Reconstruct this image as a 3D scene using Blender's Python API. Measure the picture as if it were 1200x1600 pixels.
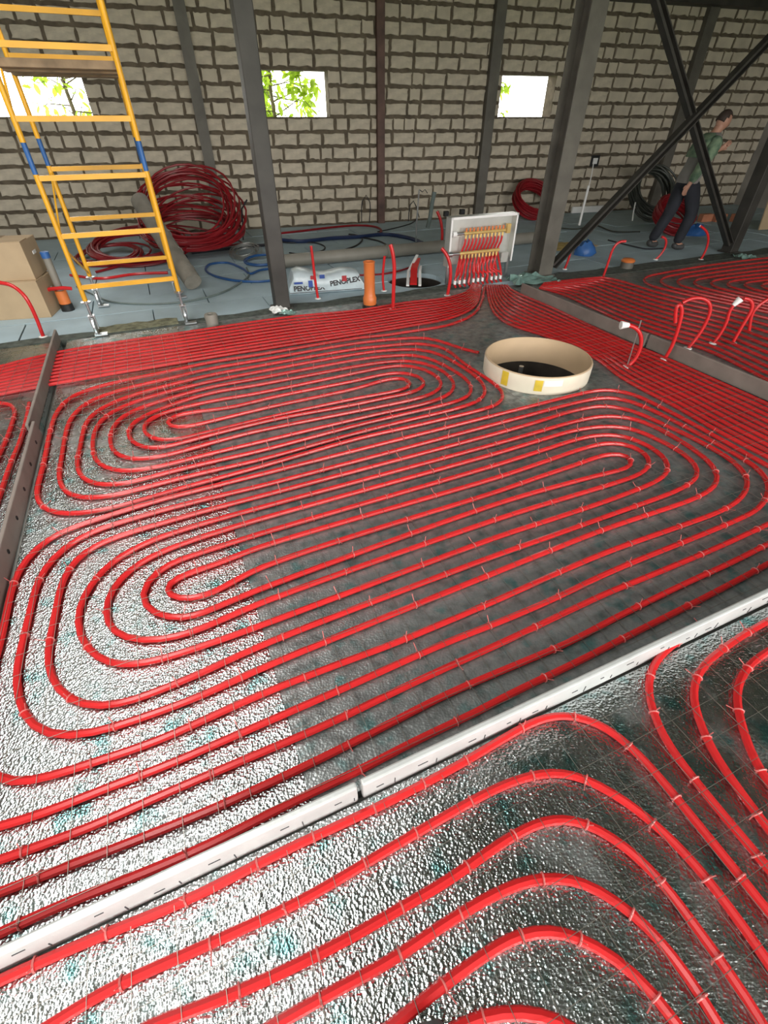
import bpy, bmesh, math, random
from mathutils import Vector, Matrix
R = math.radians
rnd = random.Random(7)
for o in list(bpy.data.objects): bpy.data.objects.remove(o)
scene = bpy.context.scene
COL = scene.collection

# ---------------------------------------------------------------- camera
FPX, PITCH, CAMH = 728.0, R(40.3), 1.6          # focal length in pixels of the 1200x1600 frame
cd = bpy.data.cameras.new('camera'); cam = bpy.data.objects.new('camera', cd); COL.objects.link(cam)
cd.sensor_fit = 'VERTICAL'; cd.sensor_height = 36.0; cd.lens = FPX / 1600 * 36.0
cd.clip_start = 0.02; cd.clip_end = 200
cam.location = (0, 0, CAMH); cam.rotation_euler = (R(90) - PITCH, 0, 0)
scene.camera = cam
# ---------------------------------------------------------------- sky, exposure
SKY = 8.0
w = bpy.data.worlds.new('overcast_sky'); scene.world = w; w.use_nodes = True
bg = w.node_tree.nodes['Background']; bg.inputs[0].default_value = (1.0, 0.98, 0.94, 1); bg.inputs[1].default_value = SKY
scene.view_settings.view_transform = 'Standard'; scene.view_settings.look = 'None'
scene.view_settings.gamma = 1; scene.view_settings.use_curve_mapping = False
scene.view_settings.exposure = 0.35
scene.cycles.max_bounces = 6; scene.cycles.diffuse_bounces = 4; scene.cycles.glossy_bounces = 3
GA = R(23.5); GC, GS = math.cos(GA), math.sin(GA)
def g(e1, e2, z=0.0):                     # the hall's floor grid -> world
    return Vector((e1 * GC - e2 * GS, e1 * GS + e2 * GC, z))
def portal(name, c, sx, sy, rot):          # light portals guide the sky's light through the hall's two big openings
    l = bpy.data.lights.new(name, 'AREA'); l.shape = 'RECTANGLE'; l.size = sx; l.size_y = sy; l.cycles.is_portal = True
    o = bpy.data.objects.new(name, l); COL.objects.link(o); o.location = c; o.rotation_euler = rot
LX, RY, RX, ROOF = -4.6, -4.2, 13.0, 4.7
SL = (-2.5, -1.0, -1.6, 5.4)              # roof light along the left bay: e1 range, e2 range
RO = (-3.6, 8.0, 0.6, 3.0)                # opening in the rear wall: e1 range, z range
portal('roof_portal', g((SL[0]+SL[1])/2, (SL[2]+SL[3])/2, ROOF + .1), SL[1]-SL[0], SL[3]-SL[2], (0, 0, GA))
portal('rear_portal', g((RO[0]+RO[1])/2, RY, (RO[2]+RO[3])/2), RO[1]-RO[0], RO[3]-RO[2], (R(90), 0, GA))

# ---------------------------------------------------------------- helpers
def ray(px, py):
    a = (px - 600) / FPX; b = (py - 800) / FPX
    return Vector((a, math.cos(PITCH) - b * math.sin(PITCH), -math.sin(PITCH) - b * math.cos(PITCH)))
def fl(px, py, z=0.0):                     # survey point of the photo -> point on a level plane
    d = ray(px, py); t = (z - CAMH) / d.z
    return Vector((d.x * t, d.y * t, z))
def up(px, py, y):                         # survey point -> point on an upright plane at depth y
    d = ray(px, py); t = y / d.y
    return Vector((d.x * t, y, CAMH + d.z * t))
WA = R(16.5); WE = Vector((math.cos(WA), math.sin(WA), 0)); WN = Vector((math.sin(WA), -math.cos(WA), 0)); WO = Vector((-0.8, 10.6, 0))
def wl(u, z=0.0, d=0.0): return WO + WE * u + WN * d + Vector((0, 0, z))     # d = distance out of the wall into the hall

def nt(name):
    m = bpy.data.materials.new(name); m.use_nodes = True
    return m, m.node_tree.nodes, m.node_tree.links, m.node_tree.nodes['Principled BSDF']
def mat(name, col, rough=0.6, metal=0.0, var=0.15, scale=6.0, bump=0.0, bscale=40.0, col2=None, spec=0.5, trans=0.0):
    m, N, L, b = nt(name)
    tc = N.new('ShaderNodeTexCoord'); no = N.new('ShaderNodeTexNoise'); no.inputs['Scale'].default_value = scale; no.inputs['Detail'].default_value = 5
    L.new(tc.outputs['Object'], no.inputs['Vector'])
    mx = N.new('ShaderNodeMix'); mx.data_type = 'RGBA'
    c2 = col2 or tuple(max(0, c * (1 - 2 * var)) for c in col)
    mx.inputs['A'].default_value = (*c2, 1); mx.inputs['B'].default_value = (*[min(1, c * (1 + var)) for c in col], 1)
    rp = N.new('ShaderNodeMapRange'); rp.inputs['From Min'].default_value = 0.3; rp.inputs['From Max'].default_value = 0.7
    L.new(no.outputs['Fac'], rp.inputs['Value']); L.new(rp.outputs['Result'], mx.inputs['Factor'])
    L.new(mx.outputs['Result'], b.inputs['Base Color'])
    b.inputs['Roughness'].default_value = rough; b.inputs['Metallic'].default_value = metal
    b.inputs['Specular IOR Level'].default_value = spec
    if trans: b.inputs['Transmission Weight'].default_value = trans
    if bump:
        n2 = N.new('ShaderNodeTexNoise'); n2.inputs['Scale'].default_value = bscale; n2.inputs['Detail'].default_value = 4
        L.new(tc.outputs['Object'], n2.inputs['Vector'])
        bp = N.new('ShaderNodeBump'); bp.inputs['Strength'].default_value = bump; bp.inputs['Distance'].default_value = 0.01
        L.new(n2.outputs['Fac'], bp.inputs['Height']); L.new(bp.outputs['Normal'], b.inputs['Normal'])
    return m
def foil_material(name, dust, relief=0.0036):
    m, N, L, b = nt(name)
    tc = N.new('ShaderNodeTexCoord')
    def noise(sc, det=3): 
        n = N.new('ShaderNodeTexNoise'); n.inputs['Scale'].default_value = sc; n.inputs['Detail'].default_value = det
        L.new(tc.outputs['Object'], n.inputs['Vector']); return n
    def mr(src, a, c): 
        r = N.new('ShaderNodeMapRange'); r.inputs['From Min'].default_value = a; r.inputs['From Max'].default_value = c
        L.new(src, r.inputs['Value']); return r.outputs['Result']
    base = N.new('ShaderNodeMix'); base.data_type = 'RGBA'
    base.inputs['A'].default_value = (0.54, 0.58, 0.58, 1); base.inputs['B'].default_value = (0.20, 0.44, 0.44, 1)
    L.new(mr(noise(9, 5).outputs['Fac'], 0.54, 0.68), base.inputs['Factor'])
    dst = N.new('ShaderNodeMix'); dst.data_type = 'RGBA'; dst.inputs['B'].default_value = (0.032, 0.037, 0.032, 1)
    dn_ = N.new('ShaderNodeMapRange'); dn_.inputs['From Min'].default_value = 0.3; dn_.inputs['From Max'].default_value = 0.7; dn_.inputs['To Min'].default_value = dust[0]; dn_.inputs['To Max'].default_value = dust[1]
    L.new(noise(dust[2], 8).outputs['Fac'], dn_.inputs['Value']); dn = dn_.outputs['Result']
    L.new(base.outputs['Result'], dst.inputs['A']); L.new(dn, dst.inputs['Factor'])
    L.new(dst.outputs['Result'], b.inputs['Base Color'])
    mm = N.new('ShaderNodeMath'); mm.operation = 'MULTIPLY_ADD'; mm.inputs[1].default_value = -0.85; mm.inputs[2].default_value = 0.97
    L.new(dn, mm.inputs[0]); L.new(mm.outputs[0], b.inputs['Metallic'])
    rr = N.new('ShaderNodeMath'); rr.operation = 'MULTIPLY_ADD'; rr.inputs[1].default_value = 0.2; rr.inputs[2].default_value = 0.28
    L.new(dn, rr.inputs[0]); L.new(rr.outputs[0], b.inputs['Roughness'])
    vo = N.new('ShaderNodeTexVoronoi'); vo.inputs['Scale'].default_value = 120; L.new(tc.outputs['Object'], vo.inputs['Vector'])
    mp = N.new('ShaderNodeMapping'); mp.inputs['Rotation'].default_value = (0, 0, -GA); mp.inputs['Scale'].default_value = (38, 190, 1)
    L.new(tc.outputs['Object'], mp.inputs['Vector'])
    ln = N.new('ShaderNodeTexNoise'); ln.inputs['Scale'].default_value = 1.0; ln.inputs['Detail'].default_value = 1; L.new(mp.outputs['Vector'], ln.inputs['Vector'])
    nn = noise(55, 1)
    ad = N.new('ShaderNodeMath'); ad.operation = 'ADD'; L.new(vo.outputs['Distance'], ad.inputs[0]); L.new(nn.outputs['Fac'], ad.inputs[1])
    a2_ = N.new('ShaderNodeMath'); a2_.operation = 'MULTIPLY_ADD'; a2_.inputs[1].default_value = 0.7; L.new(ln.outputs['Fac'], a2_.inputs[0]); L.new(ad.outputs[0], a2_.inputs[2])
    bp = N.new('ShaderNodeBump'); bp.inputs['Strength'].default_value = 0.6; bp.inputs['Distance'].default_value = relief
    L.new(a2_.outputs[0], bp.inputs['Height'])
    L.new(bp.outputs['Normal'], b.inputs['Normal'])
    return m

M = {
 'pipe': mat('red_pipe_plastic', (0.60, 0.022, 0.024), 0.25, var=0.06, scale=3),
 'coilred': mat('shade_dark_red_pipe_plastic', (0.24, 0.009, 0.014), 0.4, var=0.1),  # red pipe plastic with the dim light of the back put into its colour
 'block': mat('aerated_block', (0.56, 0.495, 0.39), 0.95, var=0.10, scale=3.5, bump=0.3, bscale=60),
 'mortar': mat('grey_brown_mortar', (0.135, 0.108, 0.075), 0.95, var=0.2, scale=9, bump=0.6, bscale=35),
 'plaster': mat('grey_render', (0.30, 0.28, 0.25), 0.95, var=0.15, scale=2),
 'roof': mat('dark_roof_boards', (0.12, 0.12, 0.11), 0.9, var=0.2),
 'slab': mat('concrete_slab', (0.25, 0.25, 0.23), 0.9, var=0.15),
 'xps': mat('pale_blue_foam', (0.40, 0.51, 0.56), 0.75, var=0.06, scale=3, bump=0.05, bscale=90),
 'foilA': foil_material('bubble_foil', (-0.3, 0.15, 4)),
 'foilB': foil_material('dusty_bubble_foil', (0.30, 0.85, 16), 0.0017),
 'under': mat('dark_underlay', (0.085, 0.10, 0.085), 0.8, var=0.3, scale=14, bump=0.6, bscale=60),
 'olive': mat('olive_underlay', (0.21, 0.21, 0.13), 0.85, var=0.3, scale=16, bump=0.6, bscale=70),
 'board': mat('silver_edge_board', (0.62, 0.64, 0.63), 0.45, 0.25, var=0.06, scale=8, bump=0.12, bscale=50),
 'board2': mat('brown_grey_edge_board', (0.24, 0.20, 0.175), 0.7, var=0.1, scale=6),
 'ink': mat('dark_print', (0.05, 0.05, 0.055), 0.6),
 'redink': mat('red_print', (0.5, 0.04, 0.05), 0.6),
 'blueink': mat('blue_print', (0.04, 0.10, 0.42), 0.6),
 'steel': mat('dark_painted_steel', (0.048, 0.044, 0.038), 0.55, 0.1, var=0.2, scale=4),
 'steelL': mat('grey_primed_steel', (0.135, 0.125, 0.105), 0.6, 0.1, var=0.15, scale=4),
 'steelR': mat('red_brown_primed_steel', (0.13, 0.07, 0.055), 0.65, 0.05, var=0.25, scale=5),
 'yellow': mat('yellow_paint', (0.80, 0.40, 0.02), 0.4, var=0.06, scale=5),
 'blue': mat('blue_paint', (0.03, 0.12, 0.35), 0.45, var=0.1),
 'zinc': mat('zinc_metal', (0.55, 0.57, 0.58), 0.3, 0.9, var=0.1),
 'rubber': mat('grey_rubber', (0.12, 0.12, 0.12), 0.6),
 'wood': mat('old_plank_wood', (0.34, 0.24, 0.15), 0.8, var=0.2, scale=7),
 'card': mat('brown_cardboard', (0.46, 0.34, 0.21), 0.85, var=0.05, scale=4),
 'cardD': mat('yellow_card', (0.50, 0.36, 0.12), 0.8, var=0.1),
 'ringmat': mat('tan_plywood', (0.60, 0.44, 0.28), 0.6, var=0.06, scale=3),
 'ringout': mat('cream_plastic_film', (0.78, 0.72, 0.58), 0.4, var=0.06, scale=5),
 'yellowtag': mat('yellow_sticker', (0.75, 0.55, 0.05), 0.5),
 'black': mat('black_plastic', (0.015, 0.015, 0.015), 0.5),
 'cable': mat('black_cable', (0.02, 0.02, 0.025), 0.5),
 'bluepipe': mat('blue_hose', (0.02, 0.09, 0.26), 0.4, var=0.1),
 'navy': mat('navy_hose', (0.015, 0.03, 0.09), 0.45, var=0.1),
 'greycable': mat('grey_green_cable', (0.14, 0.18, 0.17), 0.5),
 'sewer': mat('grey_drain_plastic', (0.25, 0.235, 0.20), 0.55, var=0.06),
 'orange': mat('orange_drain_plastic', (0.72, 0.20, 0.05), 0.4, var=0.05),
 'foamtube': mat('beige_grey_foam', (0.26, 0.24, 0.20), 0.8, var=0.12, scale=8),
 'film': mat('milky_film', (0.62, 0.72, 0.76), 0.3, var=0.08, scale=9, bump=0.5, bscale=12),
 'teal': mat('teal_foil_film', (0.34, 0.55, 0.50), 0.25, 0.5, var=0.2, scale=6, bump=0.5, bscale=14),
 'white': mat('white_tape', (0.85, 0.85, 0.83), 0.5, var=0.04),
 'cabinet': mat('galvanised_sheet', (0.62, 0.63, 0.59), 0.38, 0.55, var=0.06, scale=5),
 'brass': mat('brass', (0.85, 0.60, 0.22), 0.35, 0.5, var=0.1),
 'wire': mat('steel_wire', (0.42, 0.42, 0.40), 0.4, 0.8, var=0.1),
 'mesh': mat('thin_mesh_wire', (0.24, 0.22, 0.19), 0.4, 0.6, var=0.1),
 'tie': mat('clear_plastic_tie', (0.62, 0.16, 0.15), 0.35, var=0.05),
 'hoseg': mat('dark_green_hose', (0.045, 0.05, 0.04), 0.5, var=0.2),
 'skin': mat('skin', (0.42, 0.22, 0.15), 0.55, var=0.05),
 'hair': mat('dark_brown_hair', (0.04, 0.025, 0.018), 0.7),
 'vest': mat('grey_cloth', (0.24, 0.23, 0.215), 0.9, var=0.1),
 'camo': mat('green_camouflage_cloth', (0.20, 0.27, 0.17), 0.9, scale=11, col2=(0.05, 0.10, 0.065)),
 'trouser': mat('dark_navy_cloth', (0.022, 0.024, 0.032), 0.9, var=0.15),
 'shoe': mat('dark_grey_leather', (0.05, 0.05, 0.05), 0.6, var=0.15),
 'sole': mat('black_rubber_sole', (0.02, 0.02, 0.02), 0.8),
 'leaf': mat('green_leaf', (0.30, 0.46, 0.04), 0.5, var=0.3, scale=3),
 'bark': mat('grey_bark', (0.20, 0.17, 0.12), 0.9, var=0.2),
 'ground': mat('grass_ground', (0.22, 0.28, 0.10), 0.95, var=0.2, scale=2),
 'shaft_shade': mat('shade_dark_concrete', (0.035, 0.028, 0.022), 0.9, var=0.3),  # concrete of the shafts, coloured near black for the shade inside
 'brickO': mat('orange_brick', (0.50, 0.20, 0.11), 0.9, var=0.12),
}

lm = M['leaf']; ln_ = lm.node_tree; pb_ = ln_.nodes['Principled BSDF']; tl_ = ln_.nodes.new('ShaderNodeBsdfTranslucent'); tl_.inputs['Color'].default_value = (0.55, 0.75, 0.08, 1)
mx_ = ln_.nodes.new('ShaderNodeMixShader'); mx_.inputs[0].default_value = 0.5; out_ = ln_.nodes['Material Output']
ln_.links.new(pb_.outputs[0], mx_.inputs[1]); ln_.links.new(tl_.outputs[0], mx_.inputs[2]); ln_.links.new(mx_.outputs[0], out_.inputs['Surface'])
def link(name, me, m, parent=None):
    o = bpy.data.objects.new(name, me); COL.objects.link(o)
    if m is not None and not me.materials: me.materials.append(M[m] if isinstance(m, str) else m)
    if parent is not None: o.parent = parent
    return o
def tag(o, label, cat, group=None, kind=None):
    if label: o['label'] = label
    if cat: o['category'] = cat
    if group: o['group'] = group
    if kind: o['kind'] = kind
    return o
def empty(name, loc=(0, 0, 0), rz=0.0):
    o = bpy.data.objects.new(name, None); COL.objects.link(o); o.location = loc; o.rotation_euler = (0, 0, rz); o.empty_display_size = 0.1
    return o

class MB:
    def __init__(s): s.v = []; s.f = []; s.sm = False
    def add(s, vs, fs):
        n = len(s.v); s.v += [tuple(v) for v in vs]; s.f += [tuple(i + n for i in f) for f in fs]; return s
    def box(s, c, size, rz=0.0, rot=None):
        mt = rot if rot is not None else Matrix.Rotation(rz, 3, 'Z'); c = Vector(c); h = [x / 2 for x in size]
        vs = [c + mt @ Vector((x * h[0], y * h[1], z * h[2])) for x in (-1, 1) for y in (-1, 1) for z in (-1, 1)]
        return s.add(vs, [(0, 1, 3, 2), (4, 6, 7, 5), (0, 4, 5, 1), (2, 3, 7, 6), (0, 2, 6, 4), (1, 5, 7, 3)])
    def bbox(s, c, size, b=0.01, rz=0.0):     # box with bevelled edges
        bm = bmesh.new(); bmesh.ops.create_cube(bm, size=1)
        for v in bm.verts: v.co = Vector((v.co.x * size[0], v.co.y * size[1], v.co.z * size[2]))
        bmesh.ops.bevel(bm, geom=list(bm.edges), offset=b, segments=2, affect='EDGES', profile=0.5)
        mt = Matrix.Rotation(rz, 3, 'Z'); bm.verts.ensure_lookup_table(); c = Vector(c)
        s.add([c + mt @ v.co for v in bm.verts], [[v.index for v in f.verts] for f in bm.faces]); bm.free(); return s
    def bar(s, a, b, w, h, ref=Vector((0, 0, 1))):   # square bar from a to b
        a, b = Vector(a), Vector(b); d = (b - a).normalized(); x = d.cross(ref)
        x = x.normalized() if x.length > 1e-5 else Vector((1, 0, 0)); y = x.cross(d)
        vs = [p + x * i * w / 2 + y * j * h / 2 for p in (a, b) for i, j in ((-1, -1), (1, -1), (1, 1), (-1, 1))]
        return s.add(vs, [(3, 2, 1, 0), (4, 5, 6, 7)] + [(i, (i + 1) % 4, (i + 1) % 4 + 4, i + 4) for i in range(4)])
    def tube(s, pts, r, n=8, caps=True, closed=False):
        pts = [Vector(p) for p in pts]; s.sm = True; k = len(pts)
        rs = r if isinstance(r, (list, tuple)) else [r] * k
        nrm = None; vs = []; fs = []
        for i, p in enumerate(pts):
            t = (pts[(i + 1) % k] - pts[i - 1]) if closed else (pts[min(i + 1, k - 1)] - pts[max(i - 1, 0)])
            t = t.normalized() if t.length > 1e-9 else Vector((0, 0, 1))
            if nrm is None:
                nrm = t.cross(Vector((0, 0, 1))); nrm = nrm.normalized() if nrm.length > 1e-3 else Vector((1, 0, 0))
            nrm = (nrm - t * nrm.dot(t)).normalized(); bn = t.cross(nrm)
            for j in range(n):
                a = 2 * math.pi * j / n; vs.append(p + (nrm * math.cos(a) + bn * math.sin(a)) * rs[i])
        for i in range(k if closed else k - 1):
            for j in range(n):
                a, b = i * n + j, i * n + (j + 1) % n; c, d = ((i + 1) % k) * n + (j + 1) % n, ((i + 1) % k) * n + j
                fs.append((a, b, c, d))
        if caps and not closed: fs += [tuple(reversed(range(n))), tuple(range((k - 1) * n, k * n))]
        return s.add(vs, fs)
    def lathe(s, prof, c=(0, 0, 0), n=28, mt=None):
        c = Vector(c); k = len(prof); vs = []; s.sm = True
        for j in range(n):
            a = 2 * math.pi * j / n
            for r, z in prof:
                v = Vector((r * math.cos(a), r * math.sin(a), z)); vs.append(c + (mt @ v if mt else v))
        fs = [(j * k + i, ((j + 1) % n) * k + i, ((j + 1) % n) * k + i + 1, j * k + i + 1) for j in range(n) for i in range(k - 1)]
        return s.add(vs, fs)
    def prism(s, poly, z0, z1):
        n = len(poly); vs = [(p[0], p[1], z0) for p in poly] + [(p[0], p[1], z1) for p in poly]
        return s.add(vs, [tuple(reversed(range(n))), tuple(range(n, 2 * n))] + [(i, (i + 1) % n, (i + 1) % n + n, i + n) for i in range(n)])
    def mesh(s, name, smooth=None):
        me = bpy.data.meshes.new(name); me.from_pydata(s.v, [], s.f); me.validate(); me.update()
        if (s.sm if smooth is None else smooth):
            for p in me.polygons: p.use_smooth = True
            try: me.set_sharp_from_angle(angle=R(40))
            except Exception: pass
        return me
    def build(s, name, m, parent=None, smooth=None): return link(name, s.mesh(name, smooth), m, parent)

def spline(pts, step=0.05, closed=False):      # Catmull-Rom through points, resampled
    pts = [Vector(p) for p in pts]; out = []; n = len(pts)
    for i in range(n - 1):
        p0, p1, p2, p3 = pts[max(i - 1, 0)], pts[i], pts[i + 1], pts[min(i + 2, n - 1)]
        if i == 0: p0 = p1 * 2 - p2
        if i == n - 2: p3 = p2 * 2 - p1
        k = max(1, int((p2 - p1).length / step))
        d1 = max((p1 - p0).length, 1e-6) ** .5; d2 = max((p2 - p1).length, 1e-6) ** .5; d3 = max((p3 - p2).length, 1e-6) ** .5
        m1 = ((p1 - p0) / d1 - (p2 - p0) / (d1 + d2) + (p2 - p1) / d2) * d2
        m2 = ((p2 - p1) / d2 - (p3 - p1) / (d2 + d3) + (p3 - p2) / d3) * d2
        for j in range(k):
            t = j / k; out.append(p1 * (2*t**3 - 3*t*t + 1) + m1 * (t**3 - 2*t*t + t) + p2 * (-2*t**3 + 3*t*t) + m2 * (t**3 - t*t))
    out.append(pts[-1]); return out
def relax(pts, n):
    for _ in range(n):
        pts = [pts[0]] + [(pts[i - 1] + pts[i] * 2 + pts[i + 1]) / 4 for i in range(1, len(pts) - 1)] + [pts[-1]]
    return pts

# ================================================================ THE SETTING
def cut_holes(o, cyls):                        # cut round holes through a mesh and keep the result as plain geometry
    tmp = []
    for c, r in cyls:
        cm = MB().lathe([(0, -1), (r, -1), (r, 1), (0, 1)], (c.x, c.y, 0), 40).mesh('cutter', False)
        bm = bmesh.new(); bm.from_mesh(cm); bmesh.ops.remove_doubles(bm, verts=bm.verts, dist=1e-5); bmesh.ops.recalc_face_normals(bm, faces=bm.faces); bm.to_mesh(cm); bm.free()
        co = bpy.data.objects.new('cutter', cm); COL.objects.link(co); tmp.append(co)
        md = o.modifiers.new('cut', 'BOOLEAN'); md.operation = 'DIFFERENCE'; md.object = co; md.solver = 'EXACT'
    dg = bpy.context.evaluated_depsgraph_get(); me = bpy.data.meshes.new_from_object(o.evaluated_get(dg)); o.modifiers.clear(); o.data = me
    for co in tmp: bpy.data.objects.remove(co)
RC = Vector((1.238, 3.665, 0)); RRAD = 0.418        # manhole ring
HC = Vector((0.40, 6.52, 0)); HRAD = 0.36                              # open round shaft in the back strip
floor = MB().prism([g(LX-.3, RY-.3), g(RX+.3, RY-.3), g(RX+.3, 15.5), g(LX-.3, 15.5)], -0.35, -0.06).build('floor', 'slab'); tag(floor, None, None, kind='structure')
cut_holes(floor, [(RC, RRAD - .003), (HC, HRAD)])
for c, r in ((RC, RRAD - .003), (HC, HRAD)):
    sh = MB().lathe([(r - .004, -0.062), (r - .004, -1.6), (0, -1.6)], c, 40).build('shaft_lining', 'shaft_shade', floor)  # lining carries the shade of the open shaft in its colour
# pale foam boards of the back strip: laid in courses, each one a piece of the floor
BW, BL = 0.6, 1.2
k = 0
for j in range(0, 12):
    e2a = 5.28 + j * BW
    off = (j % 2) * 0.6
    for i in range(-4, 11):
        a = i * BL + off - 0.2; b = a + BL
        if b < LX + .2 or a > RX - .2: continue
        e2s = e2a
        ctr = wl(0)
        gap = 0.006; dz = rnd.uniform(-.006, .002)
        q = [g(a + gap, e2s + gap), g(b - gap, e2s + gap), g(b - gap, e2s + BW - gap), g(a + gap, e2s + BW - gap)]
        if min((p - WO).dot(WN) for p in q) < 0.02:
            if max((p - WO).dot(WN) for p in q) < 0.06: continue
            q2 = []
            for n_ in range(4):                                      # clip the board at the wall
                p, p2 = q[n_], q[(n_ + 1) % 4]; d1 = (p - WO).dot(WN) - .02; d2 = (p2 - WO).dot(WN) - .02
                if d1 >= 0: q2.append(p)
                if d1 * d2 < 0: q2.append(p + (p2 - p) * (d1 / (d1 - d2)))
            q = q2
            if len(q) < 3: continue
        o = MB().prism(q, -0.058, dz).build('insulation_board', 'xps', floor)
        mid = sum((Vector(p) for p in q), Vector()) / len(q)
        if (mid - HC).length < HRAD + .75: cut_holes(o, [(HC, HRAD)])

# back wall: a mortar backing with window openings; every block is a piece of its own standing proud of the joints
WZ = 3.75; U0, U1 = -8.2, 12.5
OPEN = [(-5.55, -3.88, 1.6, 2.2), (-1.42, -0.14, 1.6, 2.18), (3.06, 4.17, 1.6, 2.18), (-4.5, -3.86, 2.39, 2.43)]
wb = MB()
us = sorted({U0, U1, *[o[0] for o in OPEN], *[o[1] for o in OPEN]}); zs = sorted({-0.3, WZ, *[o[2] for o in OPEN], *[o[3] for o in OPEN]})
for a, b in zip(us, us[1:]):
    for c, d in zip(zs, zs[1:]):
        if any(o[0] <= (a + b) / 2 <= o[1] and o[2] <= (c + d) / 2 <= o[3] for o in OPEN): continue
        wb.box(wl((a + b) / 2, (c + d) / 2, -0.15), (b - a, 0.30, d - c), WA)
bm = bmesh.new(); tmpm = wb.mesh('t', False); bm.from_mesh(tmpm); bmesh.ops.remove_doubles(bm, verts=bm.verts, dist=1e-4)
seen = {}
for f in list(bm.faces):
    kf = tuple(sorted(v.index for v in f.verts)); seen.setdefault(kf, []).append(f)
bmesh.ops.delete(bm, geom=[f for fs in seen.values() if len(fs) > 1 for f in fs], context='FACES_ONLY')
wm = bpy.data.meshes.new('wall_back'); bm.to_mesh(wm); bm.free()
wall = link('wall_back', wm, 'mortar'); tag(wall, None, None, kind='structure')
def block_outline(seed):
    q = random.Random(seed); pts = []
    j = lambda a: q.uniform(-a, a)
    for t in (-.5, -.3, -.12, .1, .3): pts.append((t + j(.04), -.5 + abs(j(.13))))
    for t in (-.5, -.1, .25): pts.append((.5 - abs(j(.035)), t + j(.05)))
    for t in (.5, .3, .08, -.12, -.32): pts.append((t + j(.04), .5 - abs(j(.09))))
    for t in (.5, .15, -.2): pts.append((-.5 + abs(j(.035)), t + j(.05)))
    return pts
def block_mesh(seed):
    p = block_outline(seed); n = len(p)
    vs = [(x, 0, z) for x, z in p] + [(x * .975, -1, z * .95) for x, z in p]
    fs = [tuple(range(n, 2 * n))] + [(i, (i + 1) % n, (i + 1) % n + n, i + n) for i in range(n)]
    me = bpy.data.meshes.new('block'); me.from_pydata(vs, [], fs)
    me.materials.append(M['block']); return me
BM = [block_mesh(i) for i in range(14)]
blocks = []
ROWH = 0.2
for row in range(-1, 19):
    z0 = row * ROWH + .016; z1 = z0 + ROWH - .032
    u = U0 + (0.2 if row % 2 else 0) + rnd.uniform(-.05, .05)
    while u < U1 - .1:
        ln = rnd.choice([.39, .39, .39, .39, .40, .38, .39, .24, .19])
        segs = [(u, min(u + ln, U1), z0, z1)]
        for o in OPEN:
            ns = []
            for s in segs:
                if s[3] <= o[2] + .001 or s[2] >= o[3] - .001 or s[1] <= o[0] or s[0] >= o[1]: ns.append(s); continue
                if o[3] - o[2] < .1:                                     # thin slot: trim the block's height
                    ns.append((s[0], s[1], s[2], min(s[3], o[2])) if s[2] < o[2] - .05 else (s[0], s[1], max(s[2], o[3]), s[3])); continue
                if s[0] < o[0] - .06: ns.append((s[0], o[0] - .004, s[2], s[3]))
                if s[1] > o[1] + .06: ns.append((o[1] + .004, s[1], s[2], s[3]))
            segs = ns
        for s in segs:
            if s[1] - s[0] > .06: blocks.append((s, rnd.randrange(14), rnd.uniform(.010, .018)))
        u += ln + rnd.uniform(.018, .045)
def in_view(p):
    v = p - Vector((0, 0, CAMH)); d = v.y * math.cos(PITCH) - v.z * math.sin(PITCH); yy = -v.y * math.sin(PITCH) - v.z * math.cos(PITCH)
    x, y = 600 + FPX * v.x / d, 800 + FPX * yy / d
    return -20 < x < 1220 and -20 < y < 1600, x, y
vis = []; rest = []
for s, mi, dp in blocks:
    p = wl((s[0] + s[1]) / 2, (s[2] + s[3]) / 2); ok, x, y = in_view(p)
    (vis if ok and y < 345 else rest).append((-(s[1] - s[0]) * (s[3] - s[2]) / p.length ** 2, s, mi, dp))
vis.sort(key=lambda t: t[0])
for _, s, mi, dp in vis[:300]:
    o = bpy.data.objects.new('block', BM[mi]); COL.objects.link(o); o.parent = wall
    o.location = wl((s[0] + s[1]) / 2, (s[2] + s[3]) / 2, 0.0); o.rotation_euler = (0, 0, WA); o.scale = (s[1] - s[0], dp, s[3] - s[2])
sb = MB()
for _, s, mi, dp in vis[300:] + rest:
    me = BM[mi]; c = wl((s[0] + s[1]) / 2, (s[2] + s[3]) / 2); mt = Matrix.Rotation(WA, 3, 'Z')
    sb.add([c + mt @ Vector((v.co.x * (s[1] - s[0]), v.co.y * dp, v.co.z * (s[3] - s[2]))) for v in me.vertices], [tuple(p.vertices) for p in me.polygons])
o = sb.build('distant_blocks', 'block', wall); tag(o, None, None, kind='stuff')

# the other sides of the hall (outside the frame), roof, ground outside
def side_wall(name, p, q, opening, m='plaster'):
    b = MB(); d = (q - p); L_ = d.length; d.normalize(); rz = math.atan2(d.y, d.x)
    rects = [(0, L_, -0.3, ROOF)]
    if opening:
        a, c, z0, z1 = opening; rects = [(0, a, -0.3, ROOF), (c, L_, -0.3, ROOF), (a, c, -0.3, z0), (a, c, z1, ROOF)]
    for a, c, z0, z1 in rects:
        if c - a > .01: b.box(p + d * ((a + c) / 2) + Vector((0, 0, (z0 + z1) / 2)), (c - a, 0.3, z1 - z0), rz)
    o = b.build(name, m); tag(o, None, None, kind='structure'); return o
side_wall('wall_left', g(LX - .15, RY), g(LX - .15, 12.0), None)
side_wall('wall_rear', g(LX, RY - .15), g(RX, RY - .15), (RO[0] - LX, RO[1] - LX, RO[2], RO[3]))
side_wall('wall_right', g(RX + .15, RY), g(RX + .15, 12.0), None)
cl = MB()
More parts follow.
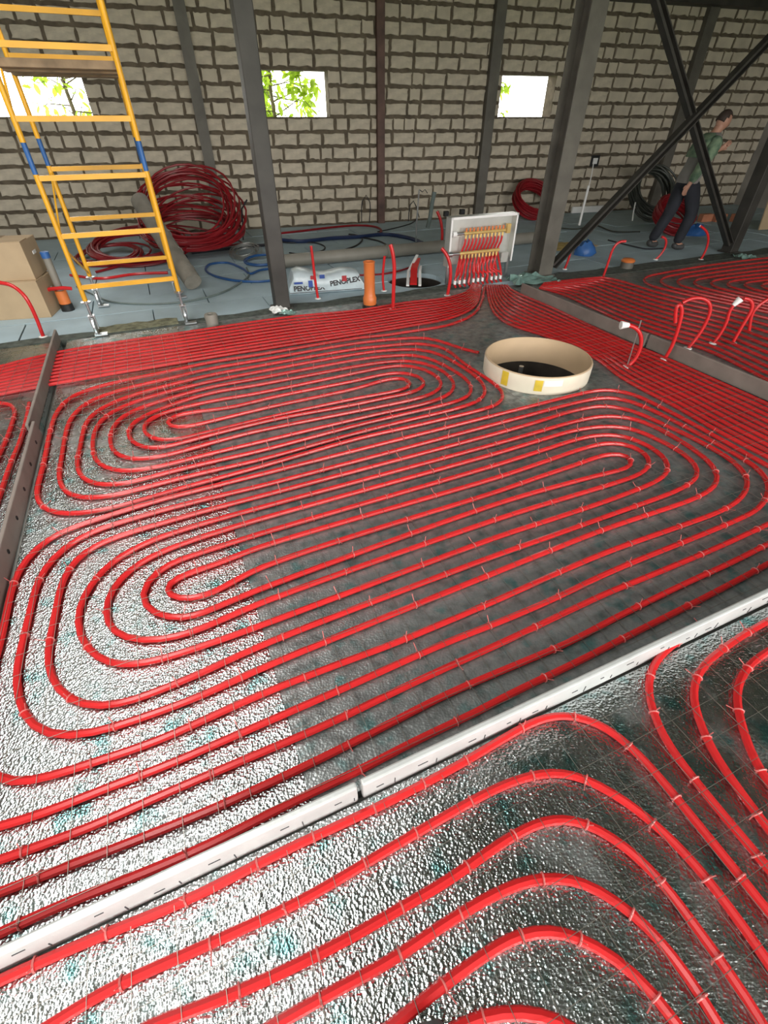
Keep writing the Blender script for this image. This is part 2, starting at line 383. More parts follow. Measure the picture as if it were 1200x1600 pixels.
for a, b, c, d in ((LX-.3, SL[0], RY-.3, 14.5), (SL[1], RX+.3, RY-.3, 14.5), (SL[0], SL[1], RY-.3, SL[2]), (SL[0], SL[1], SL[3], 14.5)):
    cl.prism([g(a, c), g(b, c), g(b, d), g(a, d)], ROOF, ROOF + .2)
ceil = cl.build('ceiling', 'roof'); tag(ceil, None, None, kind='structure')
gr = MB().box((0, 10, -0.5), (120, 120, 0.1)).build('ground_outside', 'ground'); tag(gr, None, None, kind='structure')
cut_holes(gr, [(RC, 0.6), (HC, 0.6)])
tb = MB().box(wl(2.2, 3.44, 0.17), (20.4, 0.3, 0.60), WA).build('trim_1', 'steel'); tag(tb, None, None, kind='structure')

# ================================================================ FLOOR COVERING
FZ = 0.0
rolls = [(-4.45, -1.03, -4.0, 0.50, 'foilA', 'shiny foil bubble mat in the front left corner beyond the left edge board'),
         (-1.03, 1.9, -4.0, 0.50, 'foilA', 'glittering foil bubble mat in the foreground before the silver edge board'),
         (1.9, 8.5, -4.0, 0.50, 'foilA', 'foil bubble mat at the lower right under the nested pipe bends'),
         (-4.45, -1.03, 0.53, 5.20, 'foilA', 'foil bubble mat left of the brown edge board'),
         (-0.98, 0.0, 0.53, 5.20, 'foilA', 'bright foil bubble mat strip right beside the left edge board'),
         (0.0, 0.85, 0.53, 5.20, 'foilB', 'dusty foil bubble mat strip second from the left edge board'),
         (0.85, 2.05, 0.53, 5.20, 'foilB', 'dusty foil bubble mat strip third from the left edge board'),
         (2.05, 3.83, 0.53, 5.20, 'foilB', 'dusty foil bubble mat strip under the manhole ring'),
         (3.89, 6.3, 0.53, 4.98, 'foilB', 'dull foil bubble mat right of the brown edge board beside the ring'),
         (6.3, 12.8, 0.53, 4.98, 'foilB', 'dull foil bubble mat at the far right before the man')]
for a, b, c, d, m, lab in rolls:
    o = MB().prism([g(a + .0008, c), g(b - .0008, c), g(b - .0008, d), g(a + .0008, d)], -0.058, FZ).build('foil_mat', m)
    if 'manhole' in lab: cut_holes(o, [(RC, RRAD - .003)])
    tag(o, lab, 'foil mat', 'foil mats on the floor')
# dark underlay showing between the foil and the foam boards
def ragged(e1a, e1b, e2a, e2b, n, jit, z0, z1, name, m, lab, cat, grp=None):
    q = random.Random(int(e1a * 97) + n); pts = [g(e1a + (e1b - e1a) * i / n, e2a + q.uniform(-.1, .1) * jit) for i in range(n + 1)]
    pts += [g(e1b - (e1b - e1a) * i / n, e2b + q.uniform(-1, 1) * jit) for i in range(n + 1)]
    return tag(MB().prism(pts, z0, z1).build(name, m), lab, cat, grp)
ragged(-1.9, 1.0, 5.21, 5.36, 14, .045, -0.057, 0.006, 'underlay_strip', 'under', 'dark ragged underlay strip behind the pipes left of the square post', 'underlay', 'underlay strips')
ragged(1.0, 3.35, 5.21, 5.40, 12, .05, -0.057, 0.006, 'underlay_strip', 'under', 'dark ragged underlay strip between the square post and the manifold cabinet', 'underlay', 'underlay strips')
ragged(4.2, 5.6, 4.995, 5.32, 10, .05, -0.057, 0.006, 'underlay_strip', 'under', 'dark underlay flap at the foot of the wide column', 'underlay', 'underlay strips')
ragged(5.6, 9.2, 4.995, 5.26, 12, .05, -0.057, 0.006, 'underlay_strip', 'under', 'dark underlay strip in front of the man', 'underlay', 'underlay strips')
ragged(-0.75, 0.02, 5.24, 5.44, 8, .03, 0.0065, 0.014, 'underlay_offcut', 'olive', 'olive green underlay offcut under the scaffold wheels', 'underlay')

# edge boards standing on end between the heating zones
def edge_board(p, q, h, th, m, lab, marks=0, seg=0):
    t = empty('edge_board', (p + q) / 2); d = q - p; L_ = d.length; rz = math.atan2(d.y, d.x); t.rotation_euler = (0, 0, rz)
    MB().bbox((0, 0, h / 2), (L_, th, h), min(.006, th * .3)).build('panel', m, t)
    rr = random.Random(int(L_ * 100))
    for i in range(marks):
        x = -L_ / 2 + L_ * (i + .5) / marks + rr.uniform(-.03, .03)
        MB().box((x, -th / 2 - .0008, h * rr.uniform(.35, .72)), (rr.uniform(.015, .035), .002, .0025)).build('printed_mark', 'ink', t)
        MB().box((x + .05, -th / 2 - .0008, h * .3), (.0025, .002, rr.uniform(.015, .04))).build('printed_mark', 'ink', t)
    return tag(t, lab, 'edge board')
a0, a1, a2 = g(-1.35, 0.515), g(0.14, 0.515), g(2.6, 0.52)
edge_board(g(-1.3, .515), g(.135, .515), .105, .022, 'board', 'silver edge board in the foreground, left piece up to the dark joint', 9)
edge_board(g(.15, .515), g(3.9, .53), .105, .022, 'board', 'silver edge board in the foreground, long right piece beyond the dark joint', 26)
edge_board(g(-1.0, .9), g(-1.0, 3.32), .12, .02, 'board2', 'brown edge board at the left, near piece with small holes', 0)
edge_board(g(-1.04, 3.30), g(-1.04, 5.2), .11, .02, 'board2', 'brown edge board at the left, far piece reaching the underlay', 0)
edge_board(g(3.86, .6), g(3.86, 2.9), .12, .022, 'board2', 'brown edge board at the right, near piece', 0)
edge_board(g(3.85, 2.92), g(3.83, 4.75), .12, .022, 'board2', 'brown edge board at the right, far piece behind the ring', 0)
for bo in [o for o in list(COL.objects) if o.name.startswith('edge_board') and 'left, near' in o['label']]:
    for i in range(9):
        MB().lathe([(0, 0), (.012, 0), (.012, .002)], (-1.05 + i * .26, -.0102, .06), 10, Matrix.Rotation(R(90), 3, 'X')).build('hole', 'black', bo)

# ================================================================ HEATING PIPES
PR = 0.0135
ORD = ['first', 'second', 'third', 'fourth', 'fifth', 'sixth', 'seventh', 'eighth', 'ninth', 'tenth', 'eleventh', 'twelfth']
TIE = MB()
TIE.tube([Vector((math.cos(a) * (PR + .002), 0, math.sin(a) * (PR + .002))) for a in [i * math.pi / 5 for i in range(10)]], .0028, 5, closed=True)
TIE.bar((PR * .7, 0, PR * .8), (PR * 2.0, .002, PR * 3.0), .003, .0016)
TIEM = TIE.mesh('zip_tie'); TIEM.materials.append(M['tie'])
def pipe(pts, label, group=None, ties=0.0, r=PR, raw=False, rel=3, step=.045, m='pipe', z=None):
    ps = pts if raw else [fl(x, y, (z if z is not None else r + .002)) for x, y in pts]
    sp = relax(spline(ps, step), rel)
    o = MB().tube(sp, r, 8).build('heating_pipe', m); tag(o, label, 'pipe', group)
    if ties:
        acc = rnd.uniform(0, ties)
        for a, b in zip(sp, sp[1:]):
            acc += (b - a).length
            if acc > ties:
                acc = rnd.uniform(0, ties * .35)
                ok, x, y = in_view(a)
                if not (ok and 0 <= x <= 1200): continue
                t = bpy.data.objects.new('zip_tie', TIEM); COL.objects.link(t); t.parent = o
                d = (b - a); t.location = a; t.rotation_euler = (rnd.uniform(-.2, .2), rnd.uniform(-.7, .7), math.atan2(d.y, d.x) - R(90))
    return o
def lerp_curves(A, B, n):
    return [[(a[0] + (b[0] - a[0]) * k / (n - 1), a[1] + (b[1] - a[1]) * k / (n - 1)) for a, b in zip(A, B)] for k in range(n)]

# lower double spiral: left bends (upper end first), right bends (upper end first)
tB = {1: [(400,857),(340,880),(277,902),(258,912),(253,923),(262,933),(280,938),(320,932),(400,890)],
 2: [(400,836),(340,855),(283,873),(245,890),(222,910),(213,932),(220,950),(240,962),(265,968),(290,967),(400,923)],
 3: [(400,813),(340,831),(283,850),(235,870),(205,887),(182,908),(166,935),(162,960),(172,988),(195,1001),(222,1005),(255,1000),(300,988),(400,945)],
 4: [(400,795),(320,817),(240,843),(205,859),(175,878),(150,902),(128,935),(118,970),(120,995),(132,1016),(155,1031),(187,1040),(233,1035),(320,1008),(400,980)],
 5: [(400,777),(320,798),(240,821),(187,837),(148,852),(117,874),(98,905),(88,950),(78,1000),(72,1035),(76,1058),(88,1080),(106,1096),(130,1105),(158,1107),(190,1100),(300,1058),(400,1012)],
 6: [(400,761),(320,780),(240,801),(146,830),(103,851),(80,871),(65,893),(55,920),(47,956),(38,993),(29,1030),(24,1062),(25,1092),(33,1119),(49,1140),(73,1152),(106,1155),(146,1148),(190,1132),(300,1093),(400,1048)],
 7: [(400,743),(320,763),(240,784),(112,825),(78,839),(54,856),(37,875),(26,893),(19,915),(13,945),(5,985),(-8,1035),(-22,1085),(-32,1130),(-36,1175),(-28,1205),(-8,1222),(20,1226),(48,1222),(80,1213),(146,1191),(250,1156),(320,1124),(400,1088)]}
rB = {1: [(780,767),(840,746),(897,727),(940,712),(966,707),(985,711),(994,719),(988,729),(970,735),(950,739),(880,757),(780,786)],
 2: [(780,745),(840,725),(920,698),(955,691),(988,696),(1009,709),(1017,722),(1009,736),(990,745),(950,758),(880,779),(780,810)],
 3: [(780,725),(840,706),(915,683),(950,679),(985,684),(1015,697),(1036,712),(1046,728),(1040,742),(1020,755),(995,765),(950,782),(860,812),(780,838)],
 4: [(780,707),(840,689),(900,672),(945,666),(985,669),(1020,683),(1054,700),(1080,717),(1092,736),(1082,753),(1055,768),(1020,781),(950,806),(860,838),(780,866)],
 5: [(780,692),(840,675),(900,658),(945,650),(985,653),(1020,665),(1065,690),(1096,711),(1115,728),(1123,747),(1110,766),(1080,781),(1040,795),(950,825),(860,860),(780,892)],
 6: [(780,676),(840,659),(895,642),(945,634),(985,641),(1030,660),(1080,683),(1120,704),(1145,720),(1163,738),(1169,759),(1155,781),(1125,799),(1060,823),(950,862),(860,900),(780,936)],
 7: [(780,661),(840,645),(910,627),(950,621),(985,627),(1030,646),(1090,677),(1150,710),(1180,728),(1196,745),(1201,768),(1185,795),(1150,813),(1100,834),(950,895),(860,938),(780,972),(700,1003)]}
def arm(T, Rt, seq):
    out = []
    for kind, k, rev in seq:
        p = (T if kind == 't' else Rt)[k]; out += list(reversed(p)) if rev else p
    return out
armX = arm(tB, rB, [('t',1,0),('r',1,0),('t',2,1),('r',3,0),('t',4,1),('r',5,0),('t',6,1),('r',7,0)]) + [(529,1079),(400,1135),(250,1200),(158,1234),(71,1270),(0,1291),(-80,1312),(-160,1328)]
armY = arm(tB, rB, [('r',2,0),('t',3,1),('r',4,0),('t',5,1),('r',6,0)]) + [(619,1004),(512,1044)] + list(reversed(tB[7])) + [(780,647),(840,632),(900,617),(945,609),(985,615),(1040,640),(1120,683),(1200,728),(1270,765)]
pipe(list(reversed(armY)) + armX, 'long red pipe laid as the large lower double spiral in the middle of the floor', 'heating pipes', ties=.42)
pipe([(-150,1392),(-60,1364),(0,1343),(102,1307),(152,1288),(230,1252),(400,1179),(504,1135),(650,1065),(793,1000),(950,926),(1002,905),(1117,857),(1200,819),(1270,785)], 'red pipe running straight below the lower spiral, third in from the silver board', 'heating pipes', ties=.5)
pipe([(-150,1452),(-60,1417),(0,1394),(96,1357),(216,1311),(350,1256),(400,1233),(483,1194),(587,1142),(700,1084),(890,1003),(960,966),(1070,912),(1136,882),(1200,850),(1270,814)], 'red pipe running straight, second in behind the silver board', 'heating pipes', ties=.5)
pipe([(-130,1515),(0,1458),(96,1413),(204,1372),(292,1335),(350,1308),(442,1260),(562,1203),(650,1157),(733,1118),(800,1083),(900,1035),(1000,984),(1100,934),(1200,881),(1270,842)], 'red pipe in the shade right behind the silver board', 'heating pipes', ties=.5)
# upper double spiral
tA = {1: [(430,620),(357,637),(288,646),(262,653),(252,662),(262,668),(280,669),(305,664),(400,641),(430,634)],
 2: [(400,615),(330,627),(259,644),(234,654),(223,667),(231,681),(247,688),(274,687),(330,674),(430,650)],
 3: [(400,602),(330,614),(270,632),(234,646),(208,660),(199,675),(206,690),(224,700),(249,700),(320,682),(430,655)],
 4: [(400,592),(330,605),(260,624),(215,639),(190,652),(176,669),(172,692),(180,708),(196,716),(220,718),(253,713),(330,692),(400,674)],
 5: [(400,582),(330,596),(260,613),(205,630),(165,650),(148,674),(145,702),(150,720),(164,731),(190,737),(240,731),(320,711),(400,692)],
 6: [(400,573),(330,586),(260,603),(200,620),(155,640),(136,658),(127,690),(120,726),(124,742),(138,753),(162,759),(200,755),(240,744),(320,724),(400,706)],
 7: [(400,564),(330,576),(270,590),(180,612),(135,630),(112,652),(103,675),(96,715),(92,746),(97,764),(112,775),(140,779),(180,774),(240,758),(320,738),(400,720)],
 8: [(400,555),(330,566),(270,579),(170,600),(115,618),(90,642),(80,668),(68,726),(57,770),(60,787),(75,798),(102,805),(130,802),(180,793),(280,764),(400,731)]}
rA = {1: [(560,606),(600,594),(628,590),(642,593),(648,599),(640,606),(620,611),(600,615),(560,622)],
 2: [(560,594),(600,585),(630,582),(653,587),(666,597),(658,608),(640,614),(600,622),(560,631)],
 3: [(560,582),(600,574),(626,571),(652,574),(675,583),(691,599),(680,613),(655,622),(600,634),(560,642)],
 4: [(560,572),(600,566),(640,564),(670,570),(695,582),(710,601),(702,616),(670,629),(600,645),(560,654)],
 5: [(560,562),(600,557),(645,555),(675,562),(705,577),(728,592),(737,608),(730,620),(700,631),(640,645),(560,664)],
 6: [(560,553),(600,548),(650,546),(682,552),(715,569),(747,591),(759,610),(750,625),(715,638),(640,656),(560,676)],
 7: [(560,545),(600,541),(650,537),(690,543),(728,570),(758,590),(777,603),(787,617),(782,629),(760,638),(700,653),(640,667),(560,685)]}
aX = arm(tA, rA, [('t',1,0),('r',1,0),('t',2,1),('r',3,0),('t',4,1),('r',5,0),('t',6,1),('r',7,0),('t',8,1)]) + [(560,528),(600,524),(640,518),(700,508),(738,492),(752,472),(757,448)]
aY = arm(tA, rA, [('r',2,0),('t',3,1),('r',4,0),('t',5,1),('r',6,0),('t',7,1)]) + [(560,536),(620,530),(662,528),(700,537),(722,545),(748,551)]
pipe(list(reversed(aY)) + aX, 'long red pipe laid as the upper double spiral left of the manhole ring', 'heating pipes', ties=.5)
# parallel runs to the manifold
top = [(-90,598),(0,573),(100,549),(300,518),(450,496),(560,485),(635,473),(697,466),(728,457),(738,444)]
bot = [(-90,638),(0,616),(100,597),(300,563),(450,539),(560,522),(635,510),(700,498),(740,480),(752,446)]
for k, c in enumerate(lerp_curves(top, bot, 10)):
    pipe(c, f'red feed pipe, {ORD[k]} from the back of the run from the manifold to the left', 'feed pipes to the left')
top = [(792,446),(799,453),(815,461),(860,480),(915,506),(983,537),(1040,560),(1120,596),(1200,632),(1290,676)]
bot = [(760,446),(766,475),(776,493),(797,507),(850,524),(925,556),(975,592),(1060,637),(1130,678),(1290,760)]
for k, c in enumerate(lerp_curves(top, bot, 10)):
    pipe(c, f'red feed pipe, {ORD[k]} from the right edge board of the run past the ring', 'feed pipes past the ring')
near = [(843,450),(856,453),(880,460),(925,480),(975,503),(1045,528),(1105,547),(1200,594),(1290,640)]
far = [(850,443),(900,437),(945,434),(975,441),(1030,458),(1080,470),(1140,483),(1200,498),(1290,522)]
for k, c in enumerate(lerp_curves(near, far, 10)):
    pipe(c, f'red pipe right of the far edge board, {ORD[k]} from that board', 'pipes of the right zone')
outer = [(1290,393),(1200,403),(1120,413),(1045,425),(1012,432),(1006,438),(1016,446),(1070,460),(1140,475),(1200,488),(1290,508)]
inner = [(1290,440),(1260,440),(1240,440),(1215,441),(1194,443),(1188,446),(1194,450),(1212,455),(1237,461),(1257,466),(1290,474)]
for k, c in enumerate(lerp_curves(outer, inner, 8)):
    pipe(c, f'red pipe bending back near the man at the right, {ORD[k]} counted from outside', 'bends of the far right zone')
# foreground bends
C = [[(-90,1577),(0,1531),(58,1505),(169,1457),(292,1406),(440,1331),(600,1256),(715,1196),(790,1152),(838,1126),(880,1117),(931,1128),(966,1150),(1000,1181),(1044,1231),(1087,1284),(1156,1369),(1200,1425),(1260,1500)],
 [(0,1650),(85,1598),(150,1556),(350,1464),(465,1410),(600,1331),(680,1284),(775,1232),(830,1212),(880,1207),(931,1224),(962,1241),(1022,1287),(1087,1352),(1156,1441),(1200,1503),(1250,1580)],
 [(120,1670),(235,1602),(300,1578),(400,1537),(533,1472),(627,1418),(700,1375),(785,1316),(835,1288),(880,1279),(931,1292),(962,1311),(997,1340),(1034,1378),(1100,1466),(1141,1522),(1190,1597),(1225,1660)],
 [(320,1670),(433,1599),(543,1537),(607,1503),(700,1440),(775,1396),(825,1376),(870,1370),(931,1386),(962,1405),(994,1431),(1031,1469),(1069,1516),(1100,1562),(1125,1602),(1160,1670)],
 [(510,1680),(615,1602),(675,1552),(760,1490),(810,1461),(860,1452),(900,1463),(931,1475),(962,1496),(994,1519),(1025,1553),(1062,1602),(1110,1680)],
 [(600,1690),(700,1612),(755,1587),(810,1578),(850,1584),(900,1606),(960,1680)]]
for k, c in enumerate(C):
    pipe(c, f'red pipe bend in the foreground, {ORD[k]} below the silver board', 'foreground bends', ties=.22, step=.03)
D = [[(1290,876),(1200,925),(1160,948),(1100,981),(1056,1004),(1032,1024),(1018,1044),(1013,1070),(1015,1095),(1028,1134),(1056,1181),(1100,1237),(1131,1275),(1166,1316),(1200,1357),(1260,1430)],
 [(1290,916),(1200,970),(1160,993),(1124,1018),(1100,1039),(1088,1058),(1083,1082),(1086,1107),(1097,1138),(1119,1184),(1150,1228),(1200,1295),(1260,1370)],
 [(1290,960),(1200,1018),(1176,1034),(1160,1053),(1152,1076),(1153,1110),(1166,1156),(1178,1187),(1200,1223),(1250,1290)]]
for k, c in enumerate(D):
    pipe(c, f'red pipe turning at the right edge below the board, {ORD[k]} from the left', 'bends at the right edge', ties=.22, step=.03)
pipe([(-90,650),(-30,632),(0,628),(14,629),(24,638),(21,655),(12,681),(0,708),(-20,750),(-60,820)], 'red pipe bend at the left frame edge, outer of two beside the brown board', 'left zone pipes', ties=.4)
pipe([(46,630),(42,652),(30,694),(18,721),(8,750),(-4,785),(-30,850)], 'red pipe at the left frame edge running along the brown board', 'left zone pipes', ties=.4)

# welded wire mesh lying on the pipes
def wire_mesh(a, b, c, d, lab, sp=.1, z=.031, r=.0007, skip=None):
    t = empty('wire_mesh', g((a + b) / 2, (c + d) / 2)); base = t.location.copy(); q = MB(); rr = random.Random(int(a * 10 + c))
    def line(p, p2):
        q.bar(p - base, p2 - base, 2 * r, 2 * r)
    n = int((b - a) / sp)
    for i in range(n + 1):
        x = a + i * sp; L_ = [(c, d)]
        if skip: L_ = cutl(L_, skip, x, 0)
        for s, e in L_: line(g(x + rr.uniform(-.004, .004), s, z), g(x + rr.uniform(-.004, .004), e, z))
    n = int((d - c) / sp)
    for i in range(n + 1):
        y = c + i * sp; L_ = [(a, b)]
        if skip: L_ = cutl(L_, skip, y, 1)
        for s, e in L_: line(g(s, y + rr.uniform(-.004, .004), z + .002), g(e, y + rr.uniform(-.004, .004), z + .002))
    w_ = q.build('wires', 'mesh', t); tag(w_, None, None, kind='stuff')
    tag(t, lab, 'wire mesh', 'wire mesh sheets')
RG = Vector((RC.x * GC + RC.y * GS, -RC.x * GS + RC.y * GC))
def cutl(L_, rad, v, ax):
    dv = abs(v - RG[ax])
    if dv >= rad: return L_
    h = math.sqrt(rad * rad - dv * dv); c = RG[1 - ax]; return [(L_[0][0], c - h), (c + h, L_[0][1])]
wire_mesh(-.96, 3.8, .58, 5.1, 'thin steel wire mesh over the pipes of the middle zone', skip=.5)
wire_mesh(-1.3, 4.0, -.9, .46, 'thin steel wire mesh over the foreground pipe bends')
wire_mesh(-3.6, -1.1, .6, 5.0, 'thin steel wire mesh over the pipes left of the brown board')
wire_mesh(3.92, 8.6, 1.2, 4.9, 'thin steel wire mesh over the pipes right of the far board')

# ================================================================ MANHOLE RING
t = empty('manhole_ring', RC); rt = RRAD
MB().lathe([(rt, .0), (rt, .135), (rt - .004, .139), (rt - .010, .139), (rt - .010, -.075)], (0, 0, 0), 56).build('inner_ring', 'ringmat', t)
MB().lathe([(rt + .001, .002), (rt + .003, .06), (rt + .003, .128), (rt + .001, .132)], (0, 0, 0), 56).build('outer_wrap', 'ringout', t)
def patch(a0, a1, z0, z1, rr_):
    q = MB(); n = 6; vs = []
    for i in range(n + 1):
        a = R(a0 + (a1 - a0) * i / n)
        for r_, z in ((rr_, z0), (rr_, z1)): vs.append((r_ * math.cos(a), r_ * math.sin(a), z))
    return q.add(vs, [(2 * i, 2 * i + 2, 2 * i + 3, 2 * i + 1) for i in range(n)])
patch(-106, -98, .03, .115, rt + .005).build('yellow_label', 'yellowtag', t)
patch(-97, -78, .07, .118, rt + .005).build('paper_label', 'white', t)
patch(-142, -134, .02, .13, rt + .005).build('yellow_strip', 'yellowtag', t)
tag(t, 'round tan ring around the manhole with yellow labels on its rim', 'manhole ring')
t2 = empty('shaft_pump', (RC.x - .03, RC.y + .12, -.62))
MB().bbox((0, 0, .2), (.22, .18, .3), .02).build('housing', 'sewer', t2); MB().tube([(-.05, 0, .3), (-.05, 0, .62)], .02, 10).build('riser', 'zinc', t2)
MB().box((0, 0, 0), (.70, .05, .05)).build('support_rail', 'steelL', t2)
tag(t2, 'grey fitting with upright rod deep inside the round manhole', 'fitting')

# ================================================================ STEEL COLUMNS
def col(name, c, sx, sy, h, m, lab, m2=None, ibeam=False):
    t = empty(name, c, GA)
    if ibeam:
        for y in (-sy / 2 + .008, sy / 2 - .008): MB().box((0, y, h / 2), (sx, .016, h)).build('flange', m, t)
        MB().box((0, 0, h / 2), (.012, sy - .032, h)).build('web', m, t)
    else:
        MB().bbox((0, 0, h / 2), (sx, sy, h), .008).build('shaft', m, t)
    MB().bbox((0, 0, .008), (sx + .06, sy + .06, .016), .003).build('base_plate', m, t)
    return tag(t, lab, 'column')
col('steel_column', g(1.11, 5.36), .155, .155, ROOF, 'steel', 'dark square steel post with paper scraps at its foot')
pb = up(399, 160, 5.33)
col('steel_column', g(4.60, 5.40), .21, .24, ROOF, 'steelL', 'wide grey steel column right of the manifold cabinet', ibeam=True)
c2 = g(8.15, 5.32); col('steel_column', c2, .17, .17, ROOF, 'steel', 'dark steel column at the right frame edge behind the wire mesh')
def brace(a, b, w_, h_, m, lab):
    t = empty('steel_brace', a); MB().bar(Vector((0, 0, 0)), b - a, w_, h_, Vector((GS, -GC, 0))).build('angle_leg', m, t)
    d = (b - a).normalized(); off = d.cross(Vector((GS, -GC, 0))).normalized() * (h_ * .5)
    MB().bar(off + Vector((GS, -GC, 0)) * .03, b - a + off + Vector((GS, -GC, 0)) * .03, .012, .08, Vector((GS, -GC, 0))).build('angle_leg', m, t)
    tag(t, lab, 'brace')
Bh = 3.1
brace(g(4.72, 5.33, .12), g(8.05, 5.25, Bh), .03, .085, 'steel', 'diagonal steel brace rising from the wide column to the upper right')
brace(g(8.05, 5.32, .10), g(4.72, 5.38, Bh), .03, .085, 'steel', 'diagonal steel brace crossing in front of the man')
# posts on the back wall
def wall_post(u, w_, d_, m, lab):
    t = empty('wall_post', wl(u, 0, d_ / 2), WA)
    MB().box((0, d_ * .35, WZ / 2), (w_, .02, WZ)).build('back_flange', m, t)
    MB().box((-w_ / 2 + .01, 0, WZ / 2), (.02, d_, WZ)).build('side_flange', m, t); MB().box((w_ / 2 - .01, 0, WZ / 2), (.02, d_, WZ)).build('side_flange', m, t)
    MB().box((0, -d_ / 2 + .006, WZ / 2), (w_ - .04, .012, WZ)).build('face', m, t)
    tag(t, lab, 'post')
wall_post(-2.28, .17, .10, 'steelL', 'grey steel post against the block wall beside the big red coil')
wall_post(.75, .13, .12, 'steelR', 'red brown steel post at the middle of the block wall')
wall_post(2.84, .19, .12, 'steelL', 'grey steel post against the wall behind the manifold cabinet')
wall_post(7.16, .22, .12, 'steelL', 'grey green steel post against the wall behind the braces')

# ================================================================ SCAFFOLD
sc_ = empty('scaffold_tower', g(-.31, 5.74), GA)
XL, XR, YF, YB = -.41, .41, -.46, .50
def part(mb, name, m, parent=None): return mb.build(name, m, parent or sc_)
TR = .021
for y, nm in ((YF, 'front'), (YB, 'rear')):
    for x in (XL, XR):
        part(MB().tube([(x, y, .30), (x, y, 1.25)], TR, 10), 'post', 'yellow')
        part(MB().tube([(x, y, 1.25), (x, y, 1.45)], TR * .92, 10), 'coupler', 'blue')
        part(MB().tube([(x, y, 1.45), (x, y, 2.75)], TR, 10), 'post', 'yellow')
        part(MB().tube([(x, y, 2.75), (x, y, 2.95)], TR * .92, 10), 'coupler', 'blue')
        part(MB().tube([(x, y, 2.95), (x, y, 4.1)], TR, 10), 'post', 'yellow')
    for z in (.415, .82, 1.225, 1.59, 1.99, 2.27, 3.1):
        part(MB().bar((XL, y, z), (XR, y, z), .03, .036 if z != 1.60 else .05), 'rung', 'yellow')
for x in (XL, XR):
    part(MB().tube([(x, YF, .72), (x, YB, .33)], .010, 8), 'diagonal_brace', 'yellow')
    part(MB().tube([(x, YF, 1.58), (x, YB, 2.4)], .010, 8), 'diagonal_brace', 'yellow')
    part(MB().tube([(x, YF, .80), (x, YB, 1.2)], .008, 8), 'diagonal_brace', 'yellow')
part(MB().tube([(XL + .12, YF, 1.99), (XL + .12, YF, 2.27)], .013, 8), 'rail_stub', 'yellow')
for i, y in enumerate((-.40, -.17, .06, .29)):
    part(MB().bbox((-.0, y + .1, 1.90 - .012 * (i % 2)), (.80, .215, .05), .004), 'deck_plank', 'wood')
for x in (XL, XR):
    for y in (YF, YB):
        j = part(MB().tube([(x, y, .16), (x, y, .30)], .013, 10), 'screw_jack', 'zinc')
        part(MB().lathe([(0, 0), (.045, 0), (.045, .008), (0, .008)], (x, y, .285), 16), 'jack_collar', 'zinc')
        cst = part(MB().box((x - .024, y, .11), (.006, .05, .12)).box((x + .024, y, .11), (.006, .05, .12)).box((x, y, .168), (.058, .06, .008)), 'caster_fork', 'zinc')
        MB().lathe([(0, -.018), (.050, -.018), (.066, -.016), (.078, -.008), (.078, .008), (.066, .016), (.050, .018), (0, .018)], (x, y - .015, .08), 24, Matrix.Rotation(R(90), 3, 'Y')).build('wheel', 'zinc', cst)
        MB().box((x + .035, y - .075, .016), (.11, .06, .012)).build('brake_pedal', 'zinc', cst)
tag(sc_, 'yellow mobile scaffold tower with blue couplers, deck planks and small wheels', 'scaffold')

# ================================================================ MANIFOLD CABINET
A = g(3.20, 5.42); cab = empty('manifold_cabinet', A, GA); CW, CH = .93, .72
MB().box((CW / 2, .11, .46), (CW, .008, .52)).build('back_panel', 'cabinet', cab)
MB().box((CW / 2, .055, CH - .004), (CW, .11, .008)).build('top_flange', 'cabinet', cab)
for x in (.004, CW - .004): MB().box((x, .055, .46), (.008, .11, .52)).build('side_flange', 'cabinet', cab)
MB().box((CW / 2, -.004, CH - .012), (CW, .008, .024)).build('front_lip', 'white', cab)
for x in (.012, CW - .012): MB().box((x, -.004, .46), (.02, .008, .52)).build('front_lip', 'white', cab)
for x in (.03, CW - .03): MB().bar((x, .05, 0), (x, .05, .24), .03, .03).build('leg', 'zinc', cab)
MB().box((CW - .12, -.006, .25), (.10, .008, .11)).build('door_catch', 'cabinet', cab)
NP = 11
for z, x0, x1, yy in ((.545, .20, .78, .02), (.345, .14, .70, -.02)):
    br = MB().tube([(x0, yy, z), (x1, yy, z)], .019, 12).build('manifold_bar', 'brass', cab)
    MB().tube([(x0 - .17, yy, z), (x0, yy, z)], .014, 10).build('inlet_stub', 'zinc', br)
    MB().lathe([(0, 0), (.032, 0), (.032, .05), (0, .05)], (x0 - .16, yy, z), 14, Matrix.Rotation(R(90), 3, 'Y')).build('ball_valve', 'white' if z > .5 else 'zinc', br)
    for i in range(NP):
        x = x0 + .03 + (x1 - x0 - .06) * i / (NP - 1)
        MB().tube([(x, yy, z - .015), (x, yy, z - .06)], .013, 8).build('outlet_nut', 'brass', br)
        if z > .5: MB().tube([(x, yy, z + .015), (x, yy, z + .055)], .012, 8).build('valve_cap', 'orange', br)
        xb = .04 + .66 * i / (NP - 1) + (.02 if z > .5 else 0); yb = -.09 if z > .5 else -.13
        mid = [(x - .01, yy + .0, z - .12), (x - .03, yy + .02 if z > .5 else yy - .02, z - .2)]
        pts = [Vector((x, yy, z - .05))] + [Vector(p) for p in mid] + [Vector((xb + .015, yb + .01, .10)), Vector((xb, yb, .03)), Vector((xb - .005, yb - .04, .016))]
        rp = MB().tube(spline(pts, .03), .0125, 8).build('riser_pipe', 'pipe', cab)
        if i % 4 != 3: MB().tube([(xb + .002, yb, .035), (xb + .008, yb + .006, .075)], .016, 8).build('pipe_sleeve', 'white', rp)
MB().box((.83, .03, .56), (.05, .04, .10)).build('end_valve', 'brass', cab)
tag(cab, 'open galvanised manifold cabinet with brass bars and rows of red pipes', 'cabinet')

